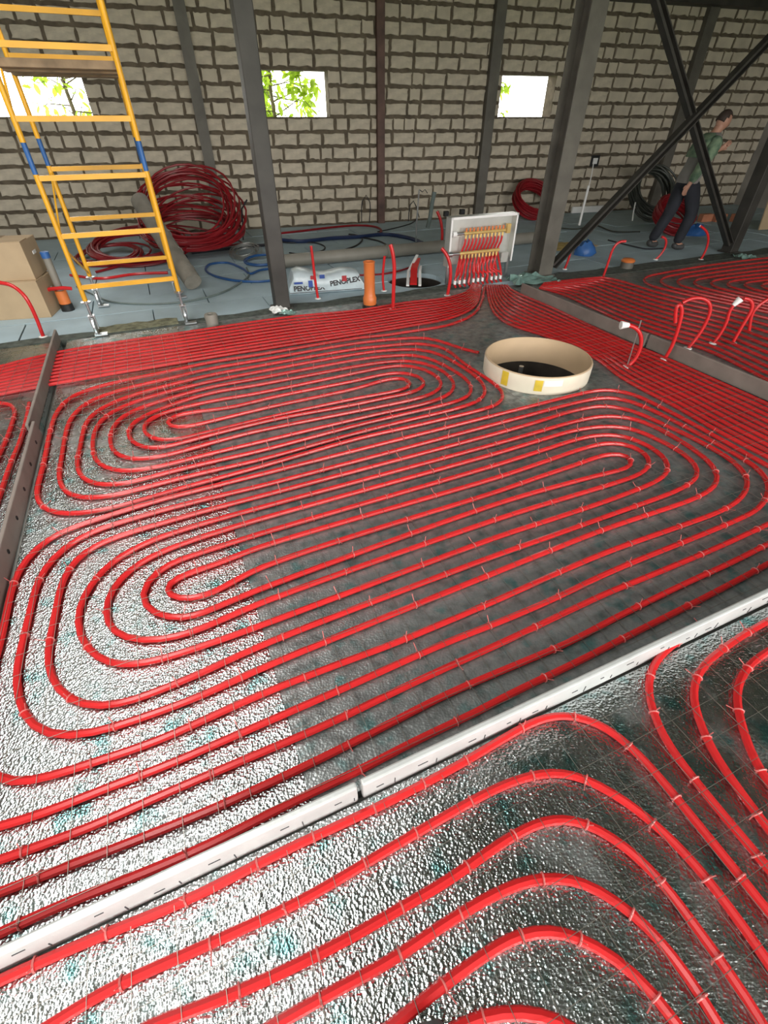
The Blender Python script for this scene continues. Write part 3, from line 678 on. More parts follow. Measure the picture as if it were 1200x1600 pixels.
# ================================================================ RISERS AND PIPE STUBS
def stub(px, label, r=.015, tip=None, rod=None, group='pipe stubs', base=None, m='pipe'):
    b = fl(*(base or px[0])); y = b.y
    t = empty('pipe_stub', b)
    pts = [up(x, yy, y) - b for x, yy in px]
    MB().tube(relax(spline(pts, .03), 2), r, 10).build('pipe', m, t)
    if tip:
        p = up(*tip, y) - b; q = pts[-1]
        MB().tube([q + (q - p) * .15, q, p], [r * 1.15, r * 1.3, r * 2.1], 10).build('tape_end', 'white', t)
    if rod: MB().tube([up(*rod[0], y) - b, up(*rod[1], y) - b], .005, 6).build('steel_rod', 'wire', t)
    MB().lathe([(r, 0), (r + .022, .002), (r + .018, .010), (r, .012)], (0, 0, .001), 12).build('collar', 'white', t)
    return tag(t, label, 'pipe stub', group)
stub([(979,574),(990,565),(999,550),(1003,533),(1000,519),(992,511),(981,508)], 'red pipe stub with white tape and a steel rod beside the manhole ring', tip=(970,508), rod=((979,574),(1002,500)))
stub([(1038,562),(1050,541),(1061,508),(1066,483),(1062,472),(1057,478),(1055,504)], 'red pipe stub hooked over behind the right edge board, leftmost of the row')
stub([(1074,545),(1090,526),(1104,502),(1111,481),(1107,470),(1094,465),(1076,467),(1066,473)], 'red pipe stub arched to the left, second of the row on the right')
stub([(1114,537),(1129,516),(1138,496),(1139,484),(1147,476)], 'red pipe stub bent with white tape at its end', tip=(1157,467))
stub([(1144,537),(1158,512),(1173,487),(1178,474),(1173,467),(1162,466)], 'red pipe stub arched like a hook, fourth of the row on the right')
stub([(1170,520),(1176,488),(1188,474),(1204,465)], 'red pipe stub leaning out at the right frame edge')
stub([(68,527),(58,500),(47,476),(36,459),(20,446),(-6,441)], 'red pipe stub curving up in front of the cardboard boxes', r=.017)
stub([(497,467),(492,435),(489,408),(486,384)], 'straight red pipe stub standing before the foam pack')
stub([(614,484),(615,450),(616,415),(613,392),(610,382)], 'tall red pipe stub standing right of the orange drain pipe', r=.02)
stub([(600,455),(598,435),(599,418),(601,400)], 'short red pipe stub at the edge of the open shaft')
stub([(699,462),(704,432),(703,412),(697,396),(690,388)], 'red pipe stub bending left beside the manifold cabinet', r=.019)
stub([(690,386),(691,362),(688,342),(683,330)], 'dark red pipe stub behind the grey drain pipe', r=.022, base=(690,388))
stub([(716,441),(721,425),(722,408)], 'thin red pipe stub under the left end of the cabinet', r=.012)
stub([(942,434),(951,408),(958,388),(966,378),(978,377)], 'red pipe stub bent to the right behind the wide column')
stub([(882,421),(888,406),(892,392),(893,384)], 'short red pipe stub just right of the wide column')
stub([(1024,406),(1034,396),(1041,382),(1040,372),(1034,370)], 'curled red pipe stub at the feet of the man')
stub([(1095,406),(1104,388),(1107,372),(1103,360),(1094,353)], 'curved red pipe stub right of the man')
# orange drain riser, capped drain, riser by the boxes
p = fl(578, 480); t = empty('drain_riser', p)
MB().lathe([(0, 0), (.058, 0), (.062, .02), (.072, .04), (.074, .10), (.066, .115), (.058, .15), (.058, .44), (.062, .445), (.062, .455), (.05, .455), (.05, .3), (0, .3)], (0, 0, 0), 24).build('pipe', 'orange', t)
MB().lathe([(.066, .0), (.085, .0), (.08, .03), (.068, .035)], (0, 0, 0), 20).build('floor_collar', 'black', t)
tag(t, 'upright orange drain pipe with a wider socket at its foot', 'drain pipe')
p = fl(978, 419); t = empty('drain_stub', p)
MB().lathe([(0, 0), (.085, 0), (.085, .09), (0, .09)], (0, 0, 0), 20).build('sleeve', 'steelL', t)
MB().lathe([(.0, .125), (.07, .12), (.092, .10), (.09, .085), (.085, .08)], (0, 0, 0), 20).build('cap', 'orange', t)
tag(t, 'short capped drain with an orange lid right of the wide column', 'drain stub')
p = fl(107, 485); t = empty('drain_riser', p)
MB().lathe([(0, 0), (.062, 0), (.062, .07), (0, .07)], (0, 0, 0), 20).build('socket', 'black', t)
MB().lathe([(.05, .07), (.056, .075), (.056, .20), (.05, .205)], (0, 0, 0), 20).build('sleeve', 'orange', t)
MB().tube([(-.15, -.02, .20), (-.06, -.05, .23), (0, -.055, .235), (.08, -.05, .24), (.13, 0, .22)], .018, 8).build('red_hose', 'pipe', t)
MB().lathe([(.0, .2), (.036, .2), (.036, .52), (.0, .52)], (0, 0, 0), 18).build('pipe', 'sewer', t)
MB().lathe([(.0, .57), (.04, .565), (.04, .51), (.03, .51)], (0, 0, 0), 18).build('cap', 'blue', t)
tag(t, 'grey pipe with a blue cap in an orange sleeve beside the boxes', 'drain pipe')

# long grey drain pipe on the foam boards
t = empty('drain_pipe', g(3.7, 7.06))
MB().tube([g(1.45, 7.08, .085) - t.location, g(6.0, 7.06, .085) - t.location], .082, 20).build('barrel', 'sewer', t)
for e in (3.1, 4.75): MB().tube([g(e, 7.07, .085) - t.location, g(e + .14, 7.07, .085) - t.location], .094, 20).build('socket', 'sewer', t)
tag(t, 'long grey drain pipe lying across the foam boards behind the foam pack', 'drain pipe')

# printed film pack of foam boards
p = g(1.78, 5.86); pk = empty('foam_pack', p, R(14))
q = MB(); nx, ny = 14, 5; vs = []; Wd, Dp = .90, .34
pts = []
for i in range(nx + 1):
    s_ = i / nx; x = -Wd / 2 + Wd * s_; h = .20 + .018 * math.sin(s_ * 11) + .02 * math.cos(s_ * 5); end = min(1, min(s_, 1 - s_) * 8 + .35)
    ring = []
    for j in range(16):
        a = 2 * math.pi * j / 16; ca, sa = math.cos(a), math.sin(a)
        yy = Dp / 2 * math.copysign(abs(ca) ** .45, ca) * (.8 + .2 * end); zz = h * end * math.copysign(abs(sa) ** .5, sa)
        ring.append(Vector((x, yy, max(0, zz + h * end * .75 * (1 if True else 0)) * .62)))
    pts.append(ring)
for ring in pts: vs += ring
n = 16; fs = [(i * n + j, i * n + (j + 1) % n, (i + 1) * n + (j + 1) % n, (i + 1) * n + j) for i in range(nx) for j in range(n)] + [tuple(reversed(range(n))), tuple(range(nx * n, nx * n + n))]
q.sm = True; q.add(vs, fs); q.build('film', 'film', pk)
def lettering(txt, size, loc, rot, m, parent, name='lettering'):
    cu = bpy.data.curves.new(name, 'FONT'); cu.body = txt; cu.size = size; cu.extrude = .0008; cu.offset = .003
    to = bpy.data.objects.new(name, cu); COL.objects.link(to)
    dg = bpy.context.evaluated_depsgraph_get(); me = bpy.data.meshes.new_from_object(to.evaluated_get(dg)); bpy.data.objects.remove(to)
    me.materials.clear(); o = link(name, me, m, parent); o.location = loc; o.rotation_euler = rot; return o
fy = -Dp / 2 - .006
lettering('PENOPLEX', .075, (-.40, fy, .045), (R(84), 0, R(1)), 'ink', pk)
lettering('PENOPLEX', .075, (.03, fy, .075), (R(84), R(-6), 0), 'ink', pk)
lettering('PENO', .06, (-.38, fy + .03, .165), (R(65), R(4), 0), 'ink', pk)
for x, z, w_, h_, m in ((-.20, .115, .05, .07, 'blueink'), (.20, .15, .055, .06, 'redink'), (-.17, .18, .05, .04, 'redink'), (-.06, .185, .06, .04, 'blueink'), (-.34, .13, .10, .022, 'blueink')):
    MB().box((x, fy - .002, z), (w_, .004, h_)).build('print_block', m, pk)
MB().box((-.02, fy - .002, .026), (.86, .003, .006)).build('print_line', 'ink', pk)
tag(pk, 'pack in white printed film lying left of the orange drain pipe', 'foam pack')

# cardboard boxes at the left
def carton(c, rz, sx, sy, sz, lab):
    t = empty('cardboard_box', c, rz)
    MB().bbox((0, 0, sz / 2), (sx, sy, sz), .006).build('body', 'card', t)
    MB().box((0, 0, sz + .001), (.06, sy, .003)).build('tape', 'wood', t)
    MB().box((sx / 2 + .002, sy * .1, sz * .62), (.004, .09, .03)).build('hand_hole', 'white', t)
    MB().box((0, -sy / 4, sz + .004), (sx, sy / 2 - .01, .006), 0).build('flap', 'card', t)
    return tag(t, lab, 'box')
cb = fl(81, 496)
rzb = R(12); ex = Vector((math.cos(rzb), math.sin(rzb), 0)); ey = Vector((-math.sin(rzb), math.cos(rzb), 0))
bc = cb - ex * .30 + ey * .22
carton(bc, rzb, .60, .44, .345, 'brown cardboard box on the floor at the left frame edge')
carton(bc + Vector((-.01, .02, .352)), rzb + R(2), .58, .42, .33, 'brown cardboard box stacked on the other one at the left')

# foam insulation tube leaning
a_ = fl(303, 456); b_ = Vector((-3.05, 6.95, .80))
t = empty('foam_tube', a_)
MB().tube([Vector((0, .05, .095)), (b_ - a_) * .5 + Vector((0, 0, .05)), b_ - a_], .105, 16).build('tube', 'foamtube', t)
for f in (.12, .33, .55): 
    c_ = Vector((0, .05, .095)).lerp(b_ - a_, f); d_ = (b_ - a_).normalized() * .012
    MB().tube([c_ - d_, c_ + d_], .108, 16).build('tape_band', 'sewer', t)
tag(t, 'thick beige grey foam tube leaning behind the scaffold wheel', 'foam tube')

# coils
def coil(c, rad, turns, tube, m, lab, tilt=(0, 0, 0), spread=.12, zs=.5, seed=1, name='pipe_coil', flat=1.0, cat='pipe coil', wob=0.0):
    q = random.Random(seed); t = empty(name, c); mt = Matrix.Rotation(tilt[2], 3, 'Z') @ Matrix.Rotation(tilt[0], 3, 'X') @ Matrix.Rotation(tilt[1], 3, 'Y')
    pts = []; steps = 22; cur = (rad, 0, 0, 0, 0)
    for k in range(turns):
        nx_ = (rad * (1 + q.uniform(-spread, spread)), q.uniform(-zs, zs) * rad * .5, q.uniform(-spread, spread) * rad * .7, q.uniform(-spread, spread) * rad * .7, q.uniform(-wob, wob))
        for i in range(steps):
            f = i / steps; a = 2 * math.pi * f; r_, zz, ox, oy, wb_ = [u_ + (v_ - u_) * f for u_, v_ in zip(cur, nx_)]
            y_ = r_ * math.sin(a) * flat; v = Vector((r_ * math.cos(a) + ox, y_ * math.cos(wb_) + oy, zz + (y_ + r_) * math.sin(wb_)))
            pts.append(mt @ v)
        cur = nx_
    lo = min(p.z for p in pts); pts = [p + Vector((0, 0, tube - lo)) for p in pts]
    MB().tube(relax(pts, 1), tube, 6).build('hose', m, t)
    return tag(t, lab, cat)
coil(Vector((-2.95, 8.35, 0)), .66, 34, .014, 'coilred', 'large tangled coil of shade-darkened red pipe against the wall behind the scaffold', (R(20), 0, R(16)), .20, .3, 3, wob=.55)
coil(Vector((-3.6, 7.75, 0)), .66, 14, .014, 'coilred', 'flat heap of shade-darkened red pipe on the boards under the large coil', (R(8), 0, R(16)), .16, .25, 4)
coil(Vector((-4.0, 7.6, 0)), .45, 8, .014, 'coilred', 'loose loops of shade-darkened red pipe seen between the scaffold posts', (R(6), 0, 0), .25, .15, 14)
coil(Vector((3.0, 11.2, 0)), .36, 26, .016, 'coilred', 'shade-darkened red pipe coil against the wall left of the wide column', (R(38), 0, R(16)), .14, .7, 5)
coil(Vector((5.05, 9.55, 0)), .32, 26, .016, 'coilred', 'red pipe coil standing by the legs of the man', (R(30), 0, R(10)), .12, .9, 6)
coil(Vector((5.25, 11.0, 0)), .44, 22, .017, 'hoseg', 'dark hose coil leaning on the wall behind the brace', (R(55), 0, R(16)), .2, .5, 8)
coil(fl(385, 402), .20, 14, .004, 'wire', 'tangled bundle of grey wire left of the dark square post', (R(15), 0, 0), .35, .5, 9, 'wire_bundle', 1, 'wire bundle')
coil(Vector((-1.75, 7.45, 0)), .24, 5, .012, 'bluepipe', 'small blue hose coil half hidden by the square post', (R(4), 0, 0), .12, .12, 10, 'hose_coil', 1, 'hose')

# cables and hoses lying on the boards
def cable(px, r, m, lab, name='cable', cat='cable', dz=0.0):
    pts = [fl(x, y, r + dz) for x, y in px]
    return tag(MB().tube(relax(spline(pts, .05), 2), r, 6).build(name, m), lab, cat)
cable([(440,437),(400,440),(365,438),(335,431),(321,421),(330,412),(352,410),(378,419),(392,428),(405,422),(440,418)], .015, 'bluepipe', 'blue hose looped on the pale boards left of the square post', 'hose', 'hose')
cable([(120,448),(150,462),(175,472),(220,475),(265,474),(310,468),(350,456),(378,440),(389,430),(385,418)], .010, 'greycable', 'grey green cable curving across the boards under the scaffold')
cable([(440,375),(470,377),(520,372),(560,370),(600,366),(640,372),(660,380)], .03, 'navy', 'thick navy hose running along the boards behind the grey pipe', 'hose', 'hose')
cable([(425,372),(446,379),(490,379),(508,386),(500,393),(470,397),(452,395)], .010, 'cable', 'black cable loop on the boards right of the square post')
cable([(536,391),(556,384),(566,374),(560,368),(545,366)], .012, 'cable', 'black cable arc behind the grey drain pipe')
cable([(566,371),(590,376),(606,384),(616,395)], .012, 'cable', 'black cable running down to the tall red stub')
cable([(425,366),(470,361),(520,355),(560,352),(585,354),(596,360),(590,367)], .018, 'coilred', 'shade-darkened red pipe arching along the foot of the wall', 'loose_pipe', 'pipe')
cable([(590,362),(610,358),(640,350),(650,344)], .009, 'cable', 'thin black cable on the boards before the middle wall post')
cable([(150,425),(190,415),(240,405),(270,398)], .017, 'coilred', 'loose shade-darkened red pipe under the scaffold, upper of two', 'loose_pipe', 'pipe')
cable([(110,430),(160,435),(210,428),(262,426)], .017, 'pipe', 'loose red pipe under the scaffold, lower of two', 'loose_pipe', 'pipe')
cable([(300,395),(360,388),(420,382)], .022, 'cable', 'black hose on the boards behind the blue loop', 'hose', 'hose')
cable([(950,375),(990,385),(1010,389),(1040,388)], .010, 'cable', 'black cable on the boards left of the feet of the man')
cable([(870,356),(900,358),(930,352),(960,362),(1000,362)], .012, 'hoseg', 'dark cable heap on the boards behind the brace')
cable([(560,430),(600,428),(640,418),(655,408)], .012, 'coilred', 'shade-darkened red pipe lying at the edge of the open shaft', 'loose_pipe', 'pipe')

# red sleeve between two white strips over the open shaft
t = empty('pipe_guide', fl(652, 440))
base = t.location
for pl_, m, w_, nm in (((fl(637, 446, .01), up(638, 425, 6.6), up(652, 399, 6.95)), 'white', .035, 'side_strip'), ((fl(656, 446, .01), up(656, 424, 6.6), up(657, 416, 6.8)), 'white', .035, 'side_strip'), ((fl(646, 444, .02), up(647, 420, 6.6), up(652, 404, 6.95)), 'pipe', .085, 'red_sleeve')):
    MB().bar(pl_[0] - base, pl_[1] - base, w_, .02).bar(pl_[1] - base, pl_[2] - base, w_, .02).build(nm, m, t)
tag(t, 'red sleeve between two white strips leaning over the open shaft', 'pipe guide')

# wall fittings: socket, conduits, wires
t = empty('wall_socket', wl(5.40, .90, 0.02), WA)
MB().bbox((0, 0, 0), (.20, .03, .19), .006).build('frame', 'black', t); MB().bbox((0, -.012, 0), (.11, .02, .10), .004).build('insert', 'white', t)
tag(t, 'square black framed wall socket with white insert', 'socket')
def rod(px, y, r, m, lab, name='conduit', cat='conduit', n=8):
    pts = [up(x, yy, y) for x, yy in px]; return tag(MB().tube(spline(pts, .1), r, n).build(name, m), lab, cat)
rod([(905,352),(912,322),(920,290)], 10.2, .022, 'white', 'thin white conduit leaning against the wall right of the wide column')
rod([(928,250),(925,270),(920,292)], 11.6, .010, 'white', 'thin white cable hanging below the wall socket', 'cable', 'cable')
rod([(988,345),(990,330),(993,316)], 10.2, .012, 'white', 'short white rod standing before the dark hose coil')
rod([(650,378),(651,350),(653,320),(655,296)], 8.6, .012, 'zinc', 'thin grey rod standing before the wall near the middle')
rod([(668,356),(672,340),(675,318),(679,300)], 9.6, .035, 'greycable', 'leaning blue grey conduit with dark upper end')
rod([(638,346),(641,320),(646,314),(650,322),(655,340)], 10.4, .009, 'cable', 'black wire loop standing at the wall foot, right of the middle post', 'cable', 'cable')
rod([(565,348),(566,315),(572,305),(578,316),(577,348)], 10.4, .009, 'cable', 'dark wire loop standing at the wall foot, left of the middle post', 'cable', 'cable')
rod([(380,375),(379,345),(378,326),(386,312)], 8.6, .012, 'cable', 'thin dark wire sticking up beside the square post', 'cable', 'cable')
rod([(655,296),(660,300),(664,296),(668,302)], 10.3, .007, 'cable', 'thin black wire curl on the wall near the leaning conduit', 'cable', 'cable')
for px, lab in (((697,334), 'small black socket box at the wall foot left of the cabinet'), ((722,331), 'small black socket box right beside the wall post behind the cabinet')):
    p = up(px[0], px[1], 10.9); t = empty('socket_box', p, WA)
    MB().bbox((0, 0, 0), (.10, .08, .09), .01).build('body', 'black', t); MB().lathe([(0, 0), (.03, 0), (.03, .01)], (0, -.041, 0), 12, Matrix.Rotation(R(90), 3, 'X')).build('cover', 'cable', t)
    tag(t, lab, 'socket box')

# loose small things
def sheet(c, pts, m, name, lab, cat, rz=0, th=.004, seed=0):      # crumpled sheet
    q = random.Random(seed); t = MB(); n = 9; sx, sy, h = pts; vs = []
    for i in range(n):
        for j in range(n):
            vs.append(c + Matrix.Rotation(rz, 3, 'Z') @ Vector(((i / (n - 1) - .5) * sx + q.uniform(-.02, .02) * sx, (j / (n - 1) - .5) * sy + q.uniform(-.02, .02) * sy, th + abs(q.gauss(0, h * .45)) + h * 1.3 * max(0, 1 - abs(i - 3) / 4) * max(0, 1 - abs(j - 5) / 5))))
    fs = [(i * n + j, (i + 1) * n + j, (i + 1) * n + j + 1, i * n + j + 1) for i in range(n - 1) for j in range(n - 1)]
    t.add(vs, fs); o = t.build(name, m); md = o.modifiers.new('thickness', 'SOLIDIFY'); md.thickness = .003
    return tag(o, lab, cat)
sheet(fl(832, 440, 0.0), (.62, .30, .05), 'teal', 'film_scrap', 'crumpled teal foil film at the foot of the wide column', 'film', R(10), seed=2)
sheet(fl(437, 487, 0.012), (.18, .16, .03), 'white', 'paper_scrap', 'white paper scrap at the foot of the square post, left one', 'paper', R(30), seed=3)
sheet(fl(450, 490, 0.012), (.16, .10, .02), 'teal', 'paper_scrap', 'pale printed scrap at the foot of the square post, right one', 'paper', R(-10), seed=4)
sheet(fl(1165, 403, 0.01), (.3, .2, .03), 'teal', 'film_scrap', 'pale green film scrap at the foot of the right column', 'film', R(10), seed=5)
sheet(fl(880, 386, 0.005), (.55, .5, .02), 'cardD', 'card_sheet', 'yellow card sheet lying right behind the wide column', 'card', R(20), seed=6)
sheet(fl(908, 384, 0.005), (.45, .3, .02), 'card', 'card_sheet', 'torn brown card sheet behind the blue bag', 'card', R(20), seed=7)
def bag(c, sx, sy, sz, m, lab, seed):
    q = random.Random(seed); mb = MB(); mb.lathe([(0, 0), (.5, 0), (.55, .2), (.45, .6), (.25, .9), (0, 1.0)], (0, 0, 0), 14)
    mb.v = [(v[0] * sx * (1 + q.uniform(-.15, .15)), v[1] * sy * (1 + q.uniform(-.15, .15)), v[2] * sz * (1 + q.uniform(-.15, .15))) for v in mb.v]
    o = mb.build('plastic_bag', m); o.location = c; return tag(o, lab, 'bag')
bag(fl(912, 398), .30, .24, .19, 'blue', 'crumpled blue plastic bag on the boards right of the wide column', 1)
bag(fl(1082, 367), .42, .25, .16, 'blue', 'crumpled blue plastic bag behind the feet of the man', 2)
c_ = fl(333, 509); t = empty('concrete_core', c_)
MB().lathe([(0, .0), (.062, .0), (.06, .02), (.064, .10), (.058, .115), (.03, .115), (.028, .08), (0, .08)], (0, 0, 0), 18).build('body', 'sewer', t)
tag(t, 'small grey cylinder standing on the underlay right of the scaffold wheel', 'core')
t = empty('cardboard_sheet', up(1192, 358, 9.9), WA); MB().bbox((.25, 0, .24), (.7, .03, .5), .006).build('panel', 'card', t); tag(t, 'brown cardboard sheet leaning at the right frame edge', 'cardboard')
t.rotation_euler = (R(-8), 0, WA)
for k, (px, lab) in enumerate(((1100, 'orange brick at the wall foot right of the man, left one'), (1122, 'orange brick at the wall foot right of the man, middle one'), (1150, 'orange brick at the wall foot right of the man, right one'))):
    p = fl(px, 346); b_ = MB().bbox((0, 0, .065), (.25, .12, .13), .008, WA).build('loose_brick', 'brickO'); b_.location = (p.x, p.y, 0); tag(b_, lab, 'brick', 'orange bricks')
fs_ = MB().bbox((0, 0, .06), (1.0, .06, .12), .008).build('foam_strip', 'white'); fs_.location = wl(5.55, 0, .10); fs_.rotation_euler = (0, 0, WA); tag(fs_, 'white foam strip at the wall foot behind the brace', 'foam strip')
# photographer's shoe at the lower frame edge
t = empty('shoe', fl(684, 1606) - Vector((.008, .085, 0)), R(8)); q = MB()
prof = [(-.17, .040, .06), (-.10, .044, .085), (-.02, .050, .085), (.04, .050, .07), (.075, .042, .058), (.095, .026, .045)]
vs = []; n = 12
for y, hw, hh in prof:
    for j in range(n):
        a = 2 * math.pi * j / n; vs.append((hw * math.copysign(abs(math.cos(a)) ** .7, math.cos(a)), y, .022 + max(0, math.sin(a)) ** .7 * hh + min(0, math.sin(a)) * .008))
q.sm = True; q.add(vs, [(i * n + j, i * n + (j + 1) % n, (i + 1) * n + (j + 1) % n, (i + 1) * n + j) for i in range(len(prof) - 1) for j in range(n)] + [tuple(reversed(range(n))), tuple(range((len(prof) - 1) * n, len(prof) * n))])
q.build('upper', 'shoe', t); MB().prism([(hw * 1.06 * s, y) for s, seq in ((1, prof), (-1, prof[::-1])) for y, hw, _ in seq], .0, .022).build('sole', 'sole', t)
tag(t, 'toe of a dark grey shoe at the lower frame edge', 'shoe')

# ================================================================ THE MAN
def skin_mesh(name, verts, edges, radii, m, parent, levels=2):
    me = bpy.data.meshes.new(name); me.from_pydata([tuple(v) for v in verts], edges, []); o = link(name, me, m, parent)
    md = o.modifiers.new('skin', 'SKIN'); md.use_smooth_shade = True
    for i, r_ in enumerate(radii):
        sv = me.skin_vertices[0].data[i]; sv.radius = r_ if isinstance(r_, tuple) else (r_, r_); sv.use_root = (i == 0)
    s = o.modifiers.new('sub', 'SUBSURF'); s.levels = s.render_levels = levels
    dg = bpy.context.evaluated_depsgraph_get(); m2 = bpy.data.meshes.new_from_object(o.evaluated_get(dg)); o.modifiers.clear(); o.data = m2
    if not m2.materials: m2.materials.append(M[m])
    for p in m2.polygons: p.use_smooth = True
    return o
man = empty('person', (4.47, 8.40, 0), R(8))
J = dict(pel=(.02,0,.90), waist=(.06,0,1.06), chest=(.12,0,1.26), neckb=(.17,0,1.40), neck=(.195,0,1.45), head=(.225,0,1.53), crown=(.235,0,1.60),
 hr=(.02,-.09,.87), kr=(.20,-.10,.49), ar=(.10,-.11,.09), tr=(.25,-.12,.035), hl=(.01,.09,.87), kl=(-.03,.10,.48), al=(-.20,.10,.11), tl=(-.06,.10,.035),
 sr=(.13,-.17,1.36), er=(-.02,-.25,1.10), wr=(-.10,-.22,.87), sl=(.16,.17,1.36), el=(.30,.24,1.13), wlh=(.42,.12,1.24))
V = lambda k: Vector(J[k])
names = ['pel','waist','chest','neckb','neck','head','crown','hr','kr','ar','tr','hl','kl','al','tl','sr','er','wr','sl','el','wlh']
rad = [.10,.10,.11,.075,.062,.07,.055,.08,.052,.04,.03,.08,.052,.04,.03,.055,.042,.03,.055,.042,.03]
ed = [('pel','waist'),('waist','chest'),('chest','neckb'),('neckb','neck'),('neck','head'),('head','crown'),('pel','hr'),('hr','kr'),('kr','ar'),('ar','tr'),('pel','hl'),('hl','kl'),('kl','al'),('al','tl'),('chest','sr'),('sr','er'),('er','wr'),('chest','sl'),('sl','el'),('el','wlh')]
verts = [V(n_) for n_ in names]; edges = [(names.index(a), names.index(b)) for a, b in ed]; radii = list(rad)
for wk, ek, side in (('wr','er',-1), ('wlh','el',1)):                      # hands: palm, four fingers and a thumb on each wrist
    wv = V(wk); d = (V(wk) - V(ek)).normalized(); sd = d.cross(Vector((0, 1, 0))).normalized(); pn = sd.cross(d)
    pi = len(verts); verts.append(wv + d * .06); radii.append(.03); edges.append((names.index(wk), pi))
    for f, (o_, ln) in enumerate(((-.028, .07), (-.010, .08), (.010, .076), (.028, .06))):
        b = wv + d * .085 + sd * o_; verts.append(b); radii.append(.010); edges.append((pi, len(verts) - 1))
        verts.append(b + d * ln * .5 + pn * .012 * side); radii.append(.009); edges.append((len(verts) - 2, len(verts) - 1))
        verts.append(b + d * ln * .85 + pn * .034 * side); radii.append(.008); edges.append((len(verts) - 2, len(verts) - 1))
    verts.append(wv + d * .045 - sd * .042); radii.append(.011); edges.append((pi, len(verts) - 1))
    verts.append(wv + d * .085 - sd * .058 + pn * .015 * side); radii.append(.009); edges.append((len(verts) - 2, len(verts) - 1))
body = skin_mesh('body', verts, edges, radii, 'skin', man)
# head details: jaw, nose, ears, brow; then hair
hd = bmesh.new(); bmesh.ops.create_uvsphere(hd, u_segments=20, v_segments=14, radius=1)
for v in hd.verts:
    x, y, z = v.co; s = 1 - .25 * max(0, -z) * (1 if x < 0 else .4)
    nose = .25 * math.exp(-((y / .16) ** 2 + ((z + .08) / .2) ** 2)) if x > 0 else 0
    eye = -.06 * math.exp(-(((abs(y) - .35) / .18) ** 2 + ((z - .08) / .12) ** 2)) if x > 0 else 0
    mouth = -.05 * math.exp(-((y / .3) ** 2 + ((z + .48) / .06) ** 2)) if x > 0 else 0
    ear = .2 * math.exp(-((x / .15) ** 2 + ((z + .02) / .22) ** 2)) * abs(y)
    v.co = Vector(((x * s + nose + eye + mouth) * .098, (y * (s + ear * .9)) * .077, z * .118))
mt = Matrix.Rotation(R(22), 3, 'Y')
hm = bpy.data.meshes.new('head'); 
for v in hd.verts: v.co = mt @ v.co + Vector((.24, 0, 1.555))
hd.to_mesh(hm); hd.free(); ho = link('head', hm, 'skin', man)
for p in hm.polygons: p.use_smooth = True
hb = bmesh.new(); bmesh.ops.create_uvsphere(hb, u_segments=20, v_segments=14, radius=1)
bmesh.ops.delete(hb, geom=[v for v in hb.verts if v.co.z < .0 + (.45 if v.co.x > .25 else (-.35 if v.co.x < -.2 else .1))], context='VERTS')
for v in hb.verts: v.co = mt @ Vector((v.co.x * .106 - .004, v.co.y * .084, v.co.z * .127)) + Vector((.24, 0, 1.558))
hm2 = bpy.data.meshes.new('hair'); hb.to_mesh(hm2); hb.free(); o = link('hair', hm2, 'hair', man)
md = o.modifiers.new('thickness', 'SOLIDIFY'); md.thickness = .01
for p in hm2.polygons: p.use_smooth = True
skin_mesh('trousers', [V('pel') + Vector((0,0,.06)), V('pel'), V('hr'), V('kr'), V('ar') + Vector((0,0,-.02)), V('hl'), V('kl'), V('al') + Vector((0,0,-.03))], [(0,1),(1,2),(2,3),(3,4),(1,5),(5,6),(6,7)], [.15,.15,.125,.092,.074,.125,.092,.074], 'trouser', man)
def loft(name, secs, m, n=16):
    q = MB(); q.sm = True; vs = []
    for c, hx, hy in secs:
        for k_ in range(n):
            a = 2 * math.pi * k_ / n; ca, sa = math.cos(a), math.sin(a)
            vs.append((c[0] + hx * math.copysign(abs(ca) ** .8, ca), c[1] + hy * math.copysign(abs(sa) ** .8, sa), c[2]))
    k = len(secs); q.add(vs, [(i_ * n + j_, i_ * n + (j_ + 1) % n, (i_ + 1) * n + (j_ + 1) % n, (i_ + 1) * n + j_) for i_ in range(k - 1) for j_ in range(n)] + [tuple(reversed(range(n))), tuple(range((k - 1) * n, k * n))])
    return q.build(name, m, man)
loft('vest', [((.0, 0, .86), .125, .165), ((.02, 0, .95), .128, .165), ((.06, 0, 1.08), .122, .160), ((.10, 0, 1.22), .130, .180), ((.13, 0, 1.32), .125, .190), ((.155, 0, 1.39), .095, .150), ((.175, 0, 1.435), .068, .080)], 'vest')
for sfx, s_k, e, w_ in (('near', 'sr', 'er', 'wr'), ('far', 'sl', 'el', 'wlh')):
    skin_mesh('jacket_sleeve', [V('chest').lerp(V(s_k), .6), V(s_k) + Vector((0, 0, -.02)), V(e), V(w_)], [(0,1),(1,2),(2,3)], [.10,.098,.078,.056], 'camo', man)
loft('jacket_back', [((-.035, 0, 1.16), .06, .150), ((.02, 0, 1.25), .08, .176), ((.06, 0, 1.34), .085, .180), ((.10, 0, 1.40), .07, .13), ((.12, 0, 1.43), .05, .08)], 'camo')
for a, tt in (('ar','tr'), ('al','tl')):
    skin_mesh('work_shoe', [V(a), V(a) + Vector((-.03,0,-.045 if a == 'ar' else -.06)), V(tt).lerp(V(a) + Vector((0,0,-.05)), .4), V(tt) + Vector((0,0,.008))], [(0,1),(1,2),(2,3)], [.055,.05,.05,.043], 'shoe', man)
tag(man, 'man walking to the right in grey vest, green camouflage sleeves and dark trousers', 'person')

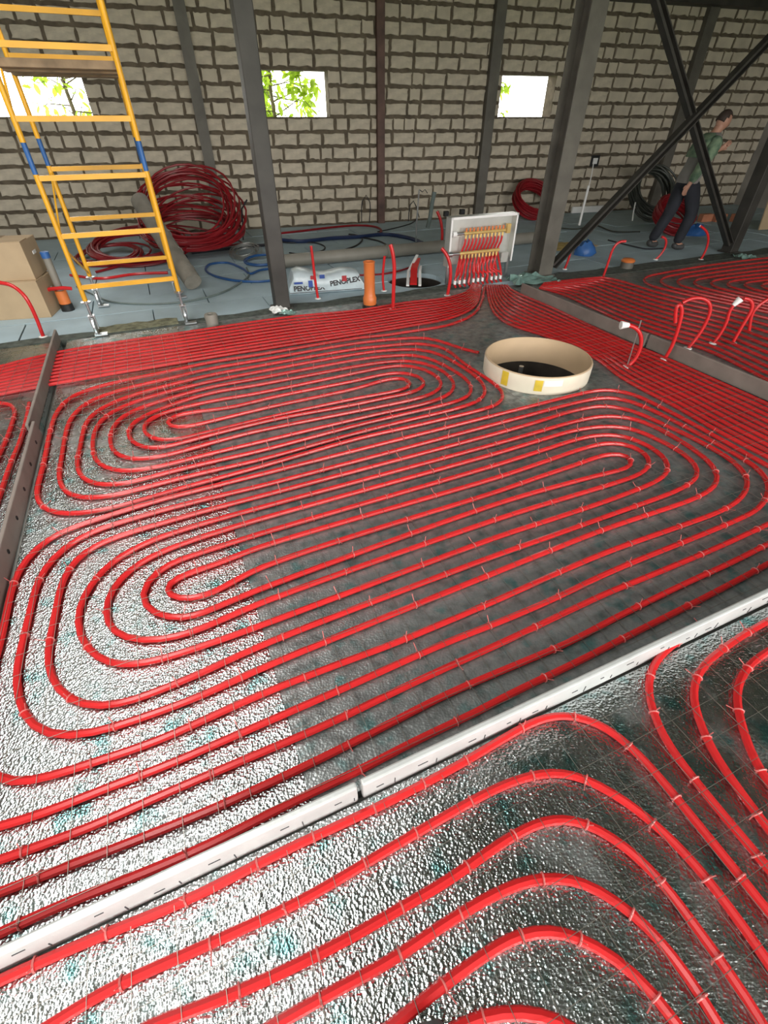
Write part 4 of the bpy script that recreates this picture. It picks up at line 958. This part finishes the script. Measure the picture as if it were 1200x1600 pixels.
# ================================================================ TREES OUTSIDE THE WINDOWS
lf = [(0, 0, 0), (.3, .22, .03), (.65, .2, .02), (1, 0, -.08), (.65, -.2, .02), (.3, -.22, .03), (.5, 0, -.02)]
lff = [(0, 1, 6), (1, 2, 6), (2, 3, 6), (3, 4, 6), (4, 5, 6), (5, 0, 6)]
def tree(u, d, spread, nl, lab, seed, gaps):
    q = random.Random(seed); base = wl(u, -0.45, -d); t = empty('tree', base)
    br = MB(); tips = []
    br.tube([Vector((0, 0, 0)), Vector((.05, .02, 1.2)), Vector((-.04, .05, 2.4)), Vector((.03, 0, 3.6))], [.06, .05, .035, .015], 7)
    for i in range(22):
        z = 1.6 + 1.6 * i / 21; a = q.uniform(0, 6.28); p0 = Vector((0, .03, z)); L_ = q.uniform(.5, spread)
        p1 = p0 + Vector((math.cos(a) * L_ * .6, math.sin(a) * L_ * .5, q.uniform(-.1, .3))); p2 = p0 + Vector((math.cos(a) * L_, math.sin(a) * L_ * .8, q.uniform(-.45, .25)))
        br.tube([p0, p1, p2], [.014, .009, .004], 5); tips.append((p0, p1, p2))
    br.build('branches', 'bark', t)
    lv = MB()
    for i in range(nl):
        p0, p1, p2 = q.choice(tips); f = q.random(); p = p1.lerp(p2, f) if q.random() < .8 else p0.lerp(p1, f); p = p + Vector([q.gauss(0, .07) for _ in range(3)])
        s = q.uniform(.13, .24); mt = Matrix.Rotation(q.uniform(0, 6.28), 3, 'Z') @ Matrix.Rotation(q.uniform(-.2, 1.4), 3, 'Y') @ Matrix.Rotation(q.uniform(-.8, .8), 3, 'X')
        lv.add([p + mt @ (Vector(v) * s) for v in lf], lff)
    o = lv.build('leaves', 'leaf', t); tag(o, None, None, kind='stuff')
    tag(t, lab, 'tree', 'trees outside')
tree(-4.6, 2.6, 1.3, 260, 'green leafy tree seen through the left window behind the scaffold', 21, 0)
tree(-0.85, 2.0, 1.2, 700, 'green leafy tree seen through the window beside the square post', 22, 0)
tree(3.75, 2.4, 1.2, 420, 'green leafy tree seen through the window beside the wide column', 23, 0)
